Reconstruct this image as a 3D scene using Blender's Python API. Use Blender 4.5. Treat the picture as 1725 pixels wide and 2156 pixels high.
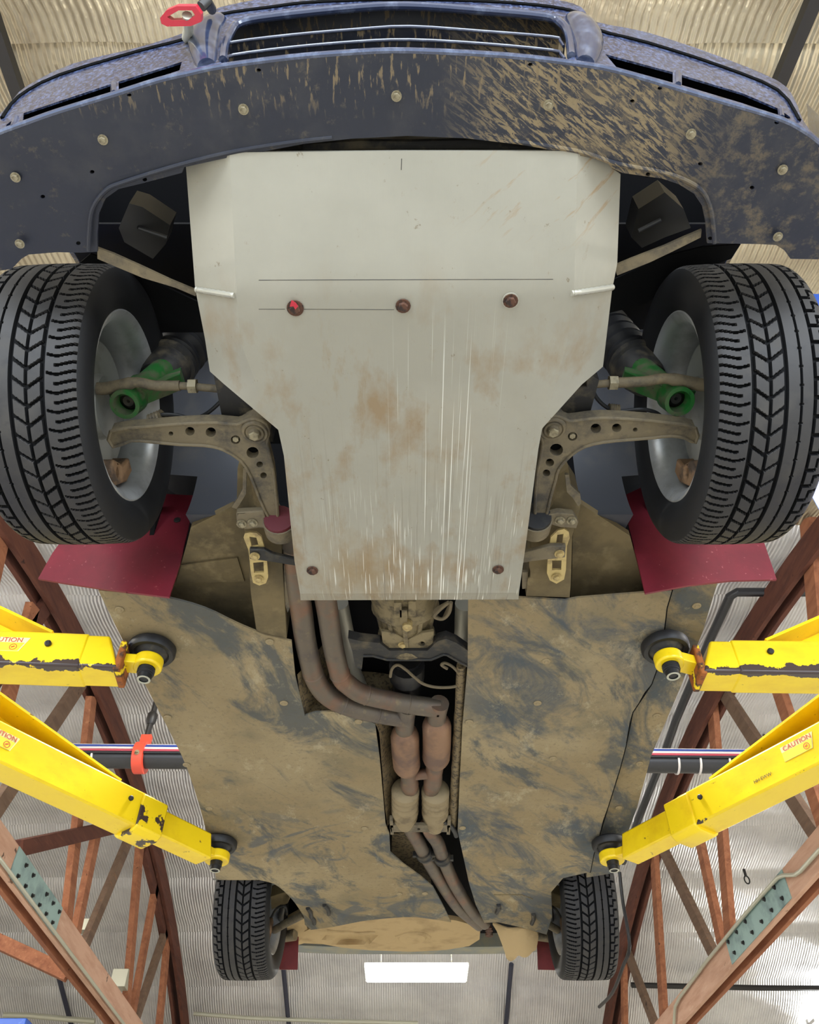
import bpy, bmesh, math, random
from math import sin, cos, pi, radians, sqrt, atan2, floor
from mathutils import Vector, Matrix, noise
from mathutils.geometry import delaunay_2d_cdt

for _o in list(bpy.data.objects):
    bpy.data.objects.remove(_o)
S = bpy.context.scene
COL = S.collection
random.seed(7)

# ------------------------------------------------------------------ camera
FPX, CX, CY, TH = 1727.0, 862.5, 1078.0, radians(47.4)
CT, ST = cos(TH), sin(TH)
cam_d = bpy.data.cameras.new('camera')
cam = bpy.data.objects.new('camera', cam_d)
COL.objects.link(cam)
cam.location = (0, 0, 0)
cam.rotation_euler = (pi / 2 + TH, 0, 0)
cam_d.sensor_fit = 'HORIZONTAL'
cam_d.sensor_width = 36
cam_d.lens = 36 * FPX / 1725
cam_d.clip_start = 0.02
S.camera = cam

# ------------------------------------------------------------------ world, exposure, light
FLOOR = -0.75
S.view_settings.view_transform = 'Standard'
S.view_settings.look = 'None'
S.view_settings.gamma = 1
S.view_settings.use_curve_mapping = False
S.view_settings.exposure = 0.55
W = bpy.data.worlds.new('world')
S.world = W
W.use_nodes = True
W.node_tree.nodes['Background'].inputs[0].default_value = (0.72, 0.84, 1.0, 1)
W.node_tree.nodes['Background'].inputs[1].default_value = 1.6


def area(name, loc, aim, sx, sy, power, color):
    l = bpy.data.lights.new(name, 'AREA')
    l.shape = 'RECTANGLE'
    l.size, l.size_y, l.energy, l.color = sx, sy, power, color
    o = bpy.data.objects.new(name, l)
    COL.objects.link(o)
    o.location = loc
    d = Vector(aim) - Vector(loc)
    o.rotation_euler = d.to_track_quat('-Z', 'Y').to_euler()
    return o


# daylight coming in through the open shop door behind the photographer
area('door_daylight', (0, -1.75, 1.5), (0, 3.0, 0.9), 7.6, 1.5, 210, (0.86, 0.93, 1.0))


# ------------------------------------------------------------------ colour and material helpers
def lin(c):
    c = c / 255.0
    return c / 12.92 if c <= 0.04045 else ((c + 0.055) / 1.055) ** 2.4


def rgb(r, g, b):
    return (lin(r), lin(g), lin(b), 1)


def mat(name, base, rough=0.6, metal=0.0, layers=(), bump=None, coat=0.0, emit=None, spec=0.5):
    """layers: dicts(color, scale, rot, lo, hi, detail, dist, mask=[(axis, lo, hi)], rough, off)"""
    m = bpy.data.materials.new(name)
    m.use_nodes = True
    nt = m.node_tree
    N, L = nt.nodes, nt.links
    b = N['Principled BSDF']
    b.inputs['Roughness'].default_value = rough
    b.inputs['Metallic'].default_value = metal
    b.inputs['Coat Weight'].default_value = coat
    b.inputs['Coat Roughness'].default_value = 0.12
    b.inputs['Specular IOR Level'].default_value = spec
    b.inputs['Base Color'].default_value = base
    if emit:
        b.inputs['Emission Color'].default_value = emit[0]
        b.inputs['Emission Strength'].default_value = emit[1]
    tc = N.new('ShaderNodeTexCoord')
    cur = None
    rcur = None
    sep = None
    for ly in layers:
        mp = N.new('ShaderNodeMapping')
        sc = ly.get('scale', 5)
        sc = (sc, sc, sc) if not isinstance(sc, tuple) else sc
        mp.inputs['Scale'].default_value = sc
        L.new(tc.outputs['Object'], mp.inputs['Vector'])
        if 'rot' in ly:
            r0 = N.new('ShaderNodeMapping')
            r0.inputs['Rotation'].default_value = ly['rot']
            L.new(tc.outputs['Object'], r0.inputs['Vector'])
            L.new(r0.outputs[0], mp.inputs['Vector'])
        mp.inputs['Location'].default_value = ly.get('off', (0, 0, 0))
        nz = N.new('ShaderNodeTexNoise')
        nz.inputs['Scale'].default_value = 1
        nz.inputs['Detail'].default_value = ly.get('detail', 5)
        nz.inputs['Roughness'].default_value = ly.get('nr', 0.6)
        nz.inputs['Distortion'].default_value = ly.get('dist', 0)
        L.new(mp.outputs[0], nz.inputs['Vector'])
        mr = N.new('ShaderNodeMapRange')
        mr.inputs[1].default_value = ly.get('lo', 0.5)
        mr.inputs[2].default_value = ly.get('hi', 0.6)
        mr.inputs[4].default_value = ly.get('amt', 1.0)
        L.new(nz.outputs['Fac'], mr.inputs[0])
        fac = mr.outputs[0]
        for (ax, lo, hi) in ly.get('mask', ()):
            if sep is None:
                sep = N.new('ShaderNodeSeparateXYZ')
                L.new(tc.outputs['Object'], sep.inputs[0])
            k = N.new('ShaderNodeMapRange')
            k.inputs[1].default_value = lo
            k.inputs[2].default_value = hi
            L.new(sep.outputs[ax], k.inputs[0])
            mu = N.new('ShaderNodeMath')
            mu.operation = 'MULTIPLY'
            L.new(fac, mu.inputs[0])
            L.new(k.outputs[0], mu.inputs[1])
            fac = mu.outputs[0]
        mx = N.new('ShaderNodeMix')
        mx.data_type = 'RGBA'
        L.new(fac, mx.inputs[0])
        mx.inputs[6].default_value = base
        if cur is not None:
            L.new(cur, mx.inputs[6])
        mx.inputs[7].default_value = ly['color']
        cur = mx.outputs[2]
        if 'rough' in ly:
            rx = N.new('ShaderNodeMix')
            L.new(fac, rx.inputs[0])
            rx.inputs[2].default_value = rough
            if rcur is not None:
                L.new(rcur, rx.inputs[2])
            rx.inputs[3].default_value = ly['rough']
            rcur = rx.outputs[0]
    if cur is not None:
        L.new(cur, b.inputs['Base Color'])
    if rcur is not None:
        L.new(rcur, b.inputs['Roughness'])
    if bump:
        bn = N.new('ShaderNodeBump')
        bn.inputs['Strength'].default_value = bump[1]
        bn.inputs['Distance'].default_value = bump[2] if len(bump) > 2 else 0.01
        nz = N.new('ShaderNodeTexNoise')
        sc = bump[0]
        if isinstance(sc, tuple):
            mp = N.new('ShaderNodeMapping')
            mp.inputs['Scale'].default_value = sc
            L.new(tc.outputs['Object'], mp.inputs['Vector'])
            L.new(mp.outputs[0], nz.inputs['Vector'])
            nz.inputs['Scale'].default_value = 1
        else:
            L.new(tc.outputs['Object'], nz.inputs['Vector'])
            nz.inputs['Scale'].default_value = sc
        nz.inputs['Detail'].default_value = 4
        L.new(nz.outputs['Fac'], bn.inputs['Height'])
        L.new(bn.outputs[0], b.inputs['Normal'])
    return m


TAN = rgb(158, 140, 104)
TAN_D = rgb(128, 112, 82)
NAVY = rgb(30, 38, 62)

M = {}
M['paint'] = mat('navy_paint', rgb(22, 28, 52), 0.3, 0.0, coat=1.0, layers=[
    dict(color=rgb(128, 146, 196), scale=150, lo=0.46, hi=0.72, detail=6, nr=0.7, amt=0.55, rough=0.45),  # dust specks, blued and brightened to carry daylight on the face
    dict(color=rgb(92, 98, 116), scale=(9, 9, 9), lo=0.5, hi=0.75, amt=0.4, rough=0.6)])
M['gloss'] = mat('clean_navy_paint', rgb(44, 52, 76), 0.18, 0.0, coat=1.0, layers=[
    dict(color=rgb(120, 130, 152), scale=40, lo=0.5, hi=0.8, amt=0.5)])
M['under'] = mat('bumper_underside', rgb(29, 32, 43), 0.5, layers=[
    dict(color=rgb(64, 62, 62), scale=9, lo=0.48, hi=0.75, amt=0.6, rough=0.7),
    dict(color=rgb(128, 112, 84), scale=(30, 160, 10), rot=(0, 0, radians(-36)), lo=0.49, hi=0.54, detail=8, nr=0.7, dist=0.6,
         mask=[(0, 0.05, 0.17), (0, 0.52, 0.40)], rough=0.9),
    dict(color=rgb(104, 92, 72), scale=(22, 22, 10), lo=0.5, hi=0.62, detail=10, nr=0.75, amt=0.75, mask=[(0, 0.2, 0.34)], rough=0.9),
    dict(color=rgb(120, 104, 78), scale=(130, 26, 30), lo=0.56, hi=0.62, detail=5, amt=0.85, mask=[(1, 0.43, 0.38)], rough=0.9),
    dict(color=rgb(104, 92, 72), scale=26, lo=0.58, hi=0.7, detail=10, nr=0.75, amt=0.6, rough=0.9)], bump=(60, 0.15, 0.004))
M['skid'] = mat('brushed_aluminium', rgb(152, 148, 134), 0.55, 0.15, layers=[
    dict(color=rgb(166, 162, 148), scale=3, lo=0.4, hi=0.7, amt=0.7),
    dict(color=rgb(140, 114, 78), scale=(9, 4.5, 3), lo=0.52, hi=0.68, detail=9, amt=0.75, rough=0.8, mask=[(1, 0.62, 0.9)]),
    dict(color=rgb(122, 98, 66), scale=(26, 12, 9), lo=0.62, hi=0.72, detail=12, nr=0.8, amt=0.7, rough=0.85),
    dict(color=rgb(138, 114, 78), scale=(14, 3.2, 3), lo=0.52, hi=0.66, detail=12, nr=0.75, amt=0.75, mask=[(1, 0.70, 0.85), (0, -0.28, -0.12), (0, 0.02, -0.10)]),
    dict(color=rgb(112, 98, 74), scale=(55, 40, 9), lo=0.66, hi=0.70, detail=8, nr=0.7, amt=0.7),
    dict(color=rgb(142, 122, 88), scale=(4, 3, 3), lo=0.5, hi=0.72, detail=6, amt=0.7, mask=[(1, 0.85, 1.3)]),
    dict(color=rgb(150, 124, 90), scale=(60, 10, 10), rot=(0, 0, radians(-50)), lo=0.58, hi=0.64, detail=8, amt=0.8, mask=[(0, 0.05, 0.22), (1, 0.64, 0.56)]),
    dict(color=rgb(120, 112, 98), scale=(240, 3, 4), lo=0.58, hi=0.68, detail=2, amt=0.45, mask=[(1, 0.95, 1.25)]),
    dict(color=rgb(236, 236, 226), scale=(300, 6, 4), lo=0.63, hi=0.68, detail=2, mask=[(1, 1.12, 1.50), (0, -0.26, -0.10)], rough=0.3),
    dict(color=rgb(236, 236, 226), scale=(380, 1.5, 4), lo=0.68, hi=0.71, detail=1, mask=[(1, 0.72, 1.0), (0, -0.05, 0.0), (0, 0.20, 0.10)], rough=0.3)],
    bump=((120, 14, 20), 0.06, 0.004))
M['dirt'] = mat('dusty_floor_panel', rgb(140, 124, 94), 0.9, layers=[
    dict(color=rgb(160, 145, 114), scale=2.2, lo=0.45, hi=0.7, amt=0.8),
    dict(color=rgb(112, 104, 84), scale=4.5, lo=0.50, hi=0.70, detail=8, amt=0.7, off=(7, 3, 0)),
    dict(color=rgb(80, 84, 84), scale=(4.0, 1.8, 3), rot=(0, 0, radians(32)), lo=0.51, hi=0.60, detail=12, nr=0.70, dist=1.2, amt=0.85),
    dict(color=rgb(80, 86, 90), scale=(5.0, 1.7, 3), rot=(0, 0, radians(38)), lo=0.475, hi=0.58, detail=12, nr=0.72, dist=0.7, amt=0.85,
         mask=[(0, 0.0, 0.25)]),
    dict(color=rgb(84, 90, 94), scale=(3.0, 3.4, 3), lo=0.53, hi=0.60, detail=6, nr=0.6, dist=2.4, amt=0.72, mask=[(1, 2.65, 3.0)]),
    dict(color=rgb(92, 84, 68), scale=60, lo=0.53, hi=0.75, detail=8, nr=0.75, amt=0.75),
    dict(color=rgb(182, 170, 140), scale=(8, 5, 4), lo=0.56, hi=0.66, detail=10, nr=0.8, amt=0.5)],
    bump=(22, 0.4, 0.012), spec=0.2)
M['dirt2'] = mat('dusty_sheet_metal', rgb(116, 102, 74), 0.9, layers=[
    dict(color=rgb(80, 72, 56), scale=5, lo=0.45, hi=0.65, amt=0.8),
    dict(color=rgb(140, 124, 92), scale=14, lo=0.55, hi=0.7, amt=0.7, detail=8)], bump=(25, 0.3, 0.01), spec=0.2)
M['dirt3'] = mat('dusty_tan_coating', rgb(176, 152, 112), 0.85, layers=[
    dict(color=rgb(128, 106, 74), scale=6, lo=0.5, hi=0.72, amt=0.8, detail=7)], bump=(25, 0.2, 0.01), spec=0.2)
M['arm'] = mat('dusty_cast_steel', rgb(116, 104, 81), 0.7, 0.1, layers=[
    dict(color=rgb(58, 56, 54), scale=13, lo=0.47, hi=0.66, detail=8, nr=0.7, amt=0.85),
    dict(color=rgb(146, 130, 98), scale=30, lo=0.6, hi=0.75, amt=0.6)], bump=(60, 0.3, 0.006))
M['darkmetal'] = mat('black_coated_steel', rgb(44, 43, 42), 0.5, 0.3, layers=[
    dict(color=rgb(104, 94, 74), scale=22, lo=0.5, hi=0.7, amt=0.7, rough=0.85)], bump=(60, 0.2, 0.005))
M['black'] = mat('black_plastic', rgb(24, 24, 26), 0.45, layers=[
    dict(color=rgb(66, 62, 54), scale=18, lo=0.55, hi=0.75, amt=0.6, rough=0.8)])
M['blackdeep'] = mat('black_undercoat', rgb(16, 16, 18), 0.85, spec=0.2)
M['ductblack'] = mat('black_duct_plastic', rgb(20, 20, 21), 0.4)
M['rivet'] = mat('dusty_push_rivet', rgb(146, 130, 98), 0.8)
M['sidewall'] = mat('black_sidewall', rgb(26, 26, 27), 0.6, spec=0.3)
M['liner'] = mat('navy_wheel_liner', rgb(78, 80, 86), 0.36, layers=[
    dict(color=rgb(98, 94, 88), scale=10, lo=0.5, hi=0.75, amt=0.6, rough=0.8)])
M['rubber'] = mat('tyre_rubber', rgb(46, 44, 43), 0.6, layers=[
    dict(color=rgb(70, 66, 60), scale=14, lo=0.5, hi=0.75, amt=0.6, rough=0.85),
    dict(color=rgb(30, 30, 32), scale=40, lo=0.55, hi=0.7, amt=0.5)], spec=0.4)
M['groove'] = mat('dark_groove_rubber', rgb(16, 16, 17), 0.8, spec=0.2)  # groove faces take a darker rubber than the tread tops
M['padrubber'] = mat('pad_rubber', rgb(22, 22, 24), 0.5)
M['rim'] = mat('silver_wheel_paint', rgb(186, 188, 188), 0.38, 0.55, layers=[
    dict(color=rgb(120, 114, 104), scale=12, lo=0.5, hi=0.75, amt=0.6, rough=0.7)])
M['disc'] = mat('grey_brake_shield', rgb(140, 140, 134), 0.6, 0.3, layers=[
    dict(color=rgb(90, 86, 80), scale=14, lo=0.5, hi=0.75, amt=0.6)])
M['caliper'] = mat('rusty_caliper', rgb(126, 98, 70), 0.8, layers=[
    dict(color=rgb(70, 56, 44), scale=24, lo=0.5, hi=0.65)], bump=(60, 0.3, 0.006))
M['green'] = mat('green_strut_paint', rgb(28, 96, 36), 0.5, layers=[
    dict(color=rgb(84, 82, 62), scale=22, lo=0.42, hi=0.6, amt=0.85, rough=0.85),
    dict(color=rgb(20, 34, 22), scale=60, lo=0.62, hi=0.7, amt=0.8)])
M['redflap'] = mat('red_mud_flap', rgb(122, 30, 46), 0.5, layers=[
    dict(color=rgb(84, 22, 34), scale=5, lo=0.42, hi=0.7, amt=0.7),
    dict(color=rgb(190, 120, 120), scale=(80, 20, 80), lo=0.66, hi=0.72, amt=0.6),
    dict(color=rgb(30, 20, 20), scale=90, lo=0.70, hi=0.74, amt=0.8)])
M['redflap2'] = mat('dark_red_mud_flap', rgb(110, 38, 38), 0.6, layers=[
    dict(color=rgb(76, 28, 28), scale=9, lo=0.45, hi=0.7, amt=0.7)])
M['exhaust'] = mat('heat_stained_steel', rgb(104, 94, 82), 0.5, 0.45, layers=[
    dict(color=rgb(126, 92, 72), scale=(8, 8, 8), lo=0.48, hi=0.66, amt=0.85),
    dict(color=rgb(74, 68, 68), scale=6, lo=0.55, hi=0.72, amt=0.8, off=(3, 1, 2)),
    dict(color=rgb(146, 130, 98), scale=36, lo=0.6, hi=0.72, amt=0.5, rough=0.8)])
M['cat'] = mat('coppery_converter_shell', rgb(140, 108, 84), 0.5, 0.4, layers=[
    dict(color=rgb(96, 76, 68), scale=10, lo=0.48, hi=0.66, amt=0.8)])
M['reso'] = mat('dusty_resonator_shell', rgb(142, 126, 96), 0.7, 0.2, layers=[
    dict(color=rgb(100, 86, 66), scale=16, lo=0.5, hi=0.7)])
M['shield'] = mat('dusty_heat_shield', rgb(120, 104, 76), 0.6, 0.35, layers=[
    dict(color=rgb(60, 54, 44), scale=(90, 90, 90), lo=0.52, hi=0.58, detail=1, amt=0.8),
    dict(color=rgb(150, 134, 100), scale=10, lo=0.55, hi=0.7, amt=0.6)])
M['gearbox'] = mat('dusty_cast_alloy', rgb(128, 114, 84), 0.7, 0.2, layers=[
    dict(color=rgb(70, 62, 48), scale=26, lo=0.48, hi=0.66)], bump=(50, 0.4, 0.008))
M['bolt'] = mat('zinc_bolt', rgb(150, 140, 114), 0.5, 0.4, layers=[dict(color=rgb(100, 90, 70), scale=60, lo=0.5, hi=0.7)])
M['rust'] = mat('rusty_bolt', rgb(92, 62, 46), 0.8, 0.2, layers=[dict(color=rgb(50, 38, 32), scale=80, lo=0.48, hi=0.6)])
M['zinc'] = mat('yellow_zinc_link', rgb(190, 168, 112), 0.5, 0.25, layers=[dict(color=rgb(140, 120, 84), scale=30, lo=0.5, hi=0.7)])
M['polybush'] = mat('dark_red_bushing', rgb(92, 26, 36), 0.5)
M['alu'] = mat('bright_weld', rgb(172, 168, 154), 0.4, 0.4)
M['redpaint'] = mat('red_anodised', rgb(186, 44, 60), 0.35, 0.1, layers=[dict(color=rgb(230, 200, 190), scale=60, lo=0.68, hi=0.72)])
M['hole'] = mat('dark_hole', rgb(10, 10, 10), 0.9, spec=0.1)
M['tanwire'] = mat('dusty_wire', rgb(104, 92, 70), 0.8)
M['greybumper'] = mat('dusty_rear_bumper', rgb(118, 122, 118), 0.6, layers=[
    dict(color=rgb(146, 138, 112), scale=10, lo=0.45, hi=0.7)])


def chip_material(name, base, cy, cz, width, thr=0.42, chip=rgb(62, 48, 44)):
    """yellow enamel, worn to dark primer along the arm's lower front ridge (local y = cy, z = cz)"""
    m = mat(name, base, 0.32, layers=[
        dict(color=rgb(206, 160, 18), scale=(5, 9, 9), lo=0.5, hi=0.75, amt=0.6),
        dict(color=rgb(120, 84, 30), scale=(30, 60, 60), lo=0.68, hi=0.72, amt=0.8)])
    nt = m.node_tree
    N, L = nt.nodes, nt.links
    b = N['Principled BSDF']
    prev = b.inputs['Base Color'].links[0].from_socket
    tc = [n for n in N if n.type == 'TEX_COORD'][0]
    sp = N.new('ShaderNodeSeparateXYZ')
    L.new(tc.outputs['Object'], sp.inputs[0])

    def mth(op, a, bb):
        n = N.new('ShaderNodeMath')
        n.operation = op
        for i, v in enumerate((a, bb)):
            if isinstance(v, (int, float)):
                n.inputs[i].default_value = v
            elif v is not None:
                L.new(v, n.inputs[i])
        return n.outputs[0]
    dy = mth('ABSOLUTE', mth('SUBTRACT', sp.outputs[1], cy), None)
    dz = mth('ABSOLUTE', mth('SUBTRACT', sp.outputs[2], cz), None)
    d = mth('DIVIDE', mth('ADD', dy, dz), width)
    nz = N.new('ShaderNodeTexNoise')
    nz.inputs['Scale'].default_value = 17
    nz.inputs['Detail'].default_value = 7
    nz.inputs['Roughness'].default_value = 0.65
    L.new(tc.outputs['Object'], nz.inputs['Vector'])
    n2 = N.new('ShaderNodeTexNoise')
    n2.inputs['Scale'].default_value = 4
    L.new(tc.outputs['Object'], n2.inputs['Vector'])
    v = mth('ADD', mth('MULTIPLY', mth('SUBTRACT', nz.outputs['Fac'], 0.5), 4.2), mth('MULTIPLY', mth('SUBTRACT', n2.outputs['Fac'], 0.5), 3.0))
    v = mth('SUBTRACT', v, d)
    f = mth('GREATER_THAN', v, thr)
    mx = N.new('ShaderNodeMix')
    mx.data_type = 'RGBA'
    L.new(f, mx.inputs[0])
    L.new(prev, mx.inputs[6])
    mx.inputs[7].default_value = chip
    L.new(mx.outputs[2], b.inputs['Base Color'])
    return m


YEL = rgb(238, 204, 20)
M['yellow'] = mat('yellow_enamel', YEL, 0.32, layers=[
    dict(color=rgb(206, 160, 18), scale=8, lo=0.5, hi=0.75, amt=0.6),
    dict(color=rgb(96, 64, 34), scale=34, lo=0.66, hi=0.70, amt=0.9)])
for sd, sgn in (('left', 1), ('right', -1)):     # the worn ridge is the lower edge toward the front of the shop
    M['chip_front_' + sd] = chip_material('yellow_enamel_worn_heavily_' + sd, YEL, sgn * 0.05, -0.055, 0.021, -0.85)
    M['chip_rear_' + sd] = chip_material('yellow_enamel_worn_lightly_' + sd, YEL, sgn * 0.055, -0.062, 0.013, 0.25)
M['chip_collar'] = mat('yellow_enamel_chipped_collar', YEL, 0.35, layers=[
    dict(color=rgb(62, 48, 44), scale=15, lo=0.52, hi=0.54, detail=7)])
M['rustedge'] = mat('rusty_cut_edge', rgb(150, 84, 30), 0.8, layers=[
    dict(color=rgb(72, 46, 30), scale=40, lo=0.48, hi=0.6), dict(color=YEL, scale=26, lo=0.6, hi=0.64)])


def wood(name, a, b_, c):
    return mat(name, a, 0.8, layers=[
        dict(color=b_, scale=(14, 2.2, 14), lo=0.42, hi=0.7, detail=6, amt=0.9),
        dict(color=c, scale=(30, 4, 30), lo=0.58, hi=0.75, detail=6, amt=0.7),
        dict(color=rgb(40, 26, 22), scale=7, lo=0.68, hi=0.73, detail=3, amt=0.85)], bump=((60, 6, 60), 0.2, 0.01), spec=0.25)


M['wood_top'] = wood('dark_red_timber', rgb(96, 58, 46), rgb(70, 42, 36), rgb(120, 78, 62))
M['wood_web'] = wood('orange_brown_timber', rgb(158, 104, 76), rgb(122, 76, 56), rgb(186, 132, 98))
M['wood_grey'] = wood('weathered_grey_timber', rgb(118, 96, 80), rgb(96, 76, 64), rgb(150, 110, 80))
M['wood_pale'] = wood('pale_pinkish_timber', rgb(196, 158, 136), rgb(174, 134, 112), rgb(206, 174, 152))
M['steelplate'] = mat('blue_grey_steel_plate', rgb(142, 168, 164), 0.55, 0.1, layers=[
    dict(color=rgb(98, 120, 120), scale=4, lo=0.45, hi=0.7)])
M['blackbolt'] = mat('black_bolt', rgb(28, 26, 26), 0.6)
M['pipe'] = mat('black_plastic_pipe', rgb(34, 34, 38), 0.35)
M['conduit'] = mat('galvanised_conduit', rgb(180, 178, 160), 0.4, 0.3)
M['clamp'] = mat('orange_red_hanger', rgb(214, 74, 52), 0.45)
M['blue'] = mat('blue_column_paint', rgb(38, 84, 178), 0.4, layers=[
    dict(color=rgb(110, 150, 210), scale=12, lo=0.6, hi=0.7, amt=0.5)])
M['strap'] = mat('dark_blue_strap', rgb(48, 50, 66), 0.6)
M['blackbar'] = mat('black_roof_bar', rgb(30, 28, 28), 0.5)
for k, c in (('w_white', (206, 200, 196)), ('w_blue', (40, 64, 140)), ('w_red', (170, 60, 76)), ('w_black', (26, 26, 30))):
    M[k] = mat('wire_' + k, rgb(*c), 0.45)
M['sticker'] = mat('white_label_film', rgb(226, 214, 160), 0.5)
M['sticker_y'] = mat('bright_yellow_label_film', rgb(246, 224, 40), 0.5)
M['redink'] = mat('red_lettering', rgb(196, 60, 30), 0.5)
M['blackink'] = mat('black_lettering', rgb(50, 40, 30), 0.5)
M['tube'] = mat('fluorescent_tube', rgb(255, 255, 255), 0.5, emit=((0.97, 1.0, 0.98, 1), 17))
M['lampbody'] = mat('white_lamp_housing', rgb(230, 230, 226), 0.5)
M['concrete'] = mat('pale_concrete', rgb(192, 190, 182), 0.7, layers=[
    dict(color=rgb(164, 162, 154), scale=1.2, lo=0.4, hi=0.7, detail=8)])
M['wall'] = mat('white_wall_paint', rgb(206, 202, 192), 0.8, layers=[
    dict(color=rgb(184, 178, 166), scale=1.5, lo=0.45, hi=0.7)])


def foil_material(name, base, tint):
    m = mat(name, base, 0.34, 0.55, layers=[
        dict(color=tint, scale=(1.3, 1.6, 1), lo=0.42, hi=0.68, detail=5, amt=0.8)])
    nt = m.node_tree
    N, L = nt.nodes, nt.links
    b = N['Principled BSDF']
    tc = [n for n in N if n.type == 'TEX_COORD'][0]
    wv = N.new('ShaderNodeTexWave')
    wv.bands_direction = 'X'
    wv.inputs['Scale'].default_value = 8.5
    wv.inputs['Distortion'].default_value = 0.9
    wv.inputs['Detail'].default_value = 1
    wv.inputs['Detail Scale'].default_value = 0.4
    L.new(tc.outputs['Object'], wv.inputs['Vector'])
    nz = N.new('ShaderNodeTexNoise')
    nz.inputs['Scale'].default_value = 3.0
    nz.inputs['Detail'].default_value = 5
    L.new(tc.outputs['Object'], nz.inputs['Vector'])
    b1 = N.new('ShaderNodeBump')
    b1.inputs['Strength'].default_value = 0.55
    b1.inputs['Distance'].default_value = 0.02
    L.new(wv.outputs['Fac'], b1.inputs['Height'])
    b2 = N.new('ShaderNodeBump')
    b2.inputs['Strength'].default_value = 0.35
    b2.inputs['Distance'].default_value = 0.10
    L.new(nz.outputs['Fac'], b2.inputs['Height'])
    L.new(b1.outputs[0], b2.inputs['Normal'])
    L.new(b2.outputs[0], b.inputs['Normal'])
    return m


M['foil'] = foil_material('silver_foil', rgb(222, 220, 220), rgb(192, 190, 192))
M['foil_warm'] = foil_material('warm_lit_foil', rgb(204, 192, 164), rgb(160, 146, 122))  # warm cast of light and reflections put into the near strips' foil colour


# ------------------------------------------------------------------ projection helpers (camera at the origin, metres)
def ray(x, y):
    u, v = (x - CX) / FPX, (CY - y) / FPX
    return Vector((u, CT - v * ST, ST + v * CT))


def aZ(x, y, z):
    r = ray(x, y)
    return r * (z / r.z)


def aY(x, y, Y):
    r = ray(x, y)
    return r * (Y / r.y)


def aX(x, y, X):
    r = ray(x, y)
    return r * (X / r.x)


def aD(x, y, d):
    return ray(x, y) * d


def lerp(a, b, t):
    return a + (b - a) * t


def interp(tab, x):
    if x <= tab[0][0]:
        return tab[0][1]
    for (x0, y0), (x1, y1) in zip(tab, tab[1:]):
        if x <= x1:
            return y0 + (y1 - y0) * (x - x0) / (x1 - x0)
    return tab[-1][1]


def cr(pts, n=4, closed=False):
    """Catmull-Rom through points of any dimension"""
    P = [Vector(p) for p in pts]
    out = []
    m = len(P)
    rng = range(m if closed else m - 1)
    for i in rng:
        if closed:
            p0, p1, p2, p3 = P[(i - 1) % m], P[i], P[(i + 1) % m], P[(i + 2) % m]
        else:
            p0, p1, p2, p3 = P[max(i - 1, 0)], P[i], P[i + 1], P[min(i + 2, m - 1)]
        for k in range(n):
            t = k / n
            out.append(0.5 * ((2 * p1) + (p2 - p0) * t + (2 * p0 - 5 * p1 + 4 * p2 - p3) * t * t
                              + (3 * p1 - p0 - 3 * p2 + p3) * t ** 3))
    if not closed:
        out.append(P[-1])
    return out


def circ(cx, cy, r, ry=None, n=18):
    ry = r if ry is None else ry
    return [(cx + r * cos(2 * pi * i / n), cy + ry * sin(2 * pi * i / n)) for i in range(n)]


def inside(pt, poly):
    x, y = pt
    c = False
    j = len(poly) - 1
    for i in range(len(poly)):
        xi, yi = poly[i]
        xj, yj = poly[j]
        if (yi > y) != (yj > y) and x < (xj - xi) * (y - yi) / (yj - yi) + xi:
            c = not c
        j = i
    return c


def dens(poly, res):
    out = []
    n = len(poly)
    for i in range(n):
        a, b = Vector(poly[i][:2]), Vector(poly[(i + 1) % n][:2])
        k = max(1, int((b - a).length / res))
        for j in range(k):
            p = a.lerp(b, j / k)
            out.append((p.x, p.y))
    return out


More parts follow.
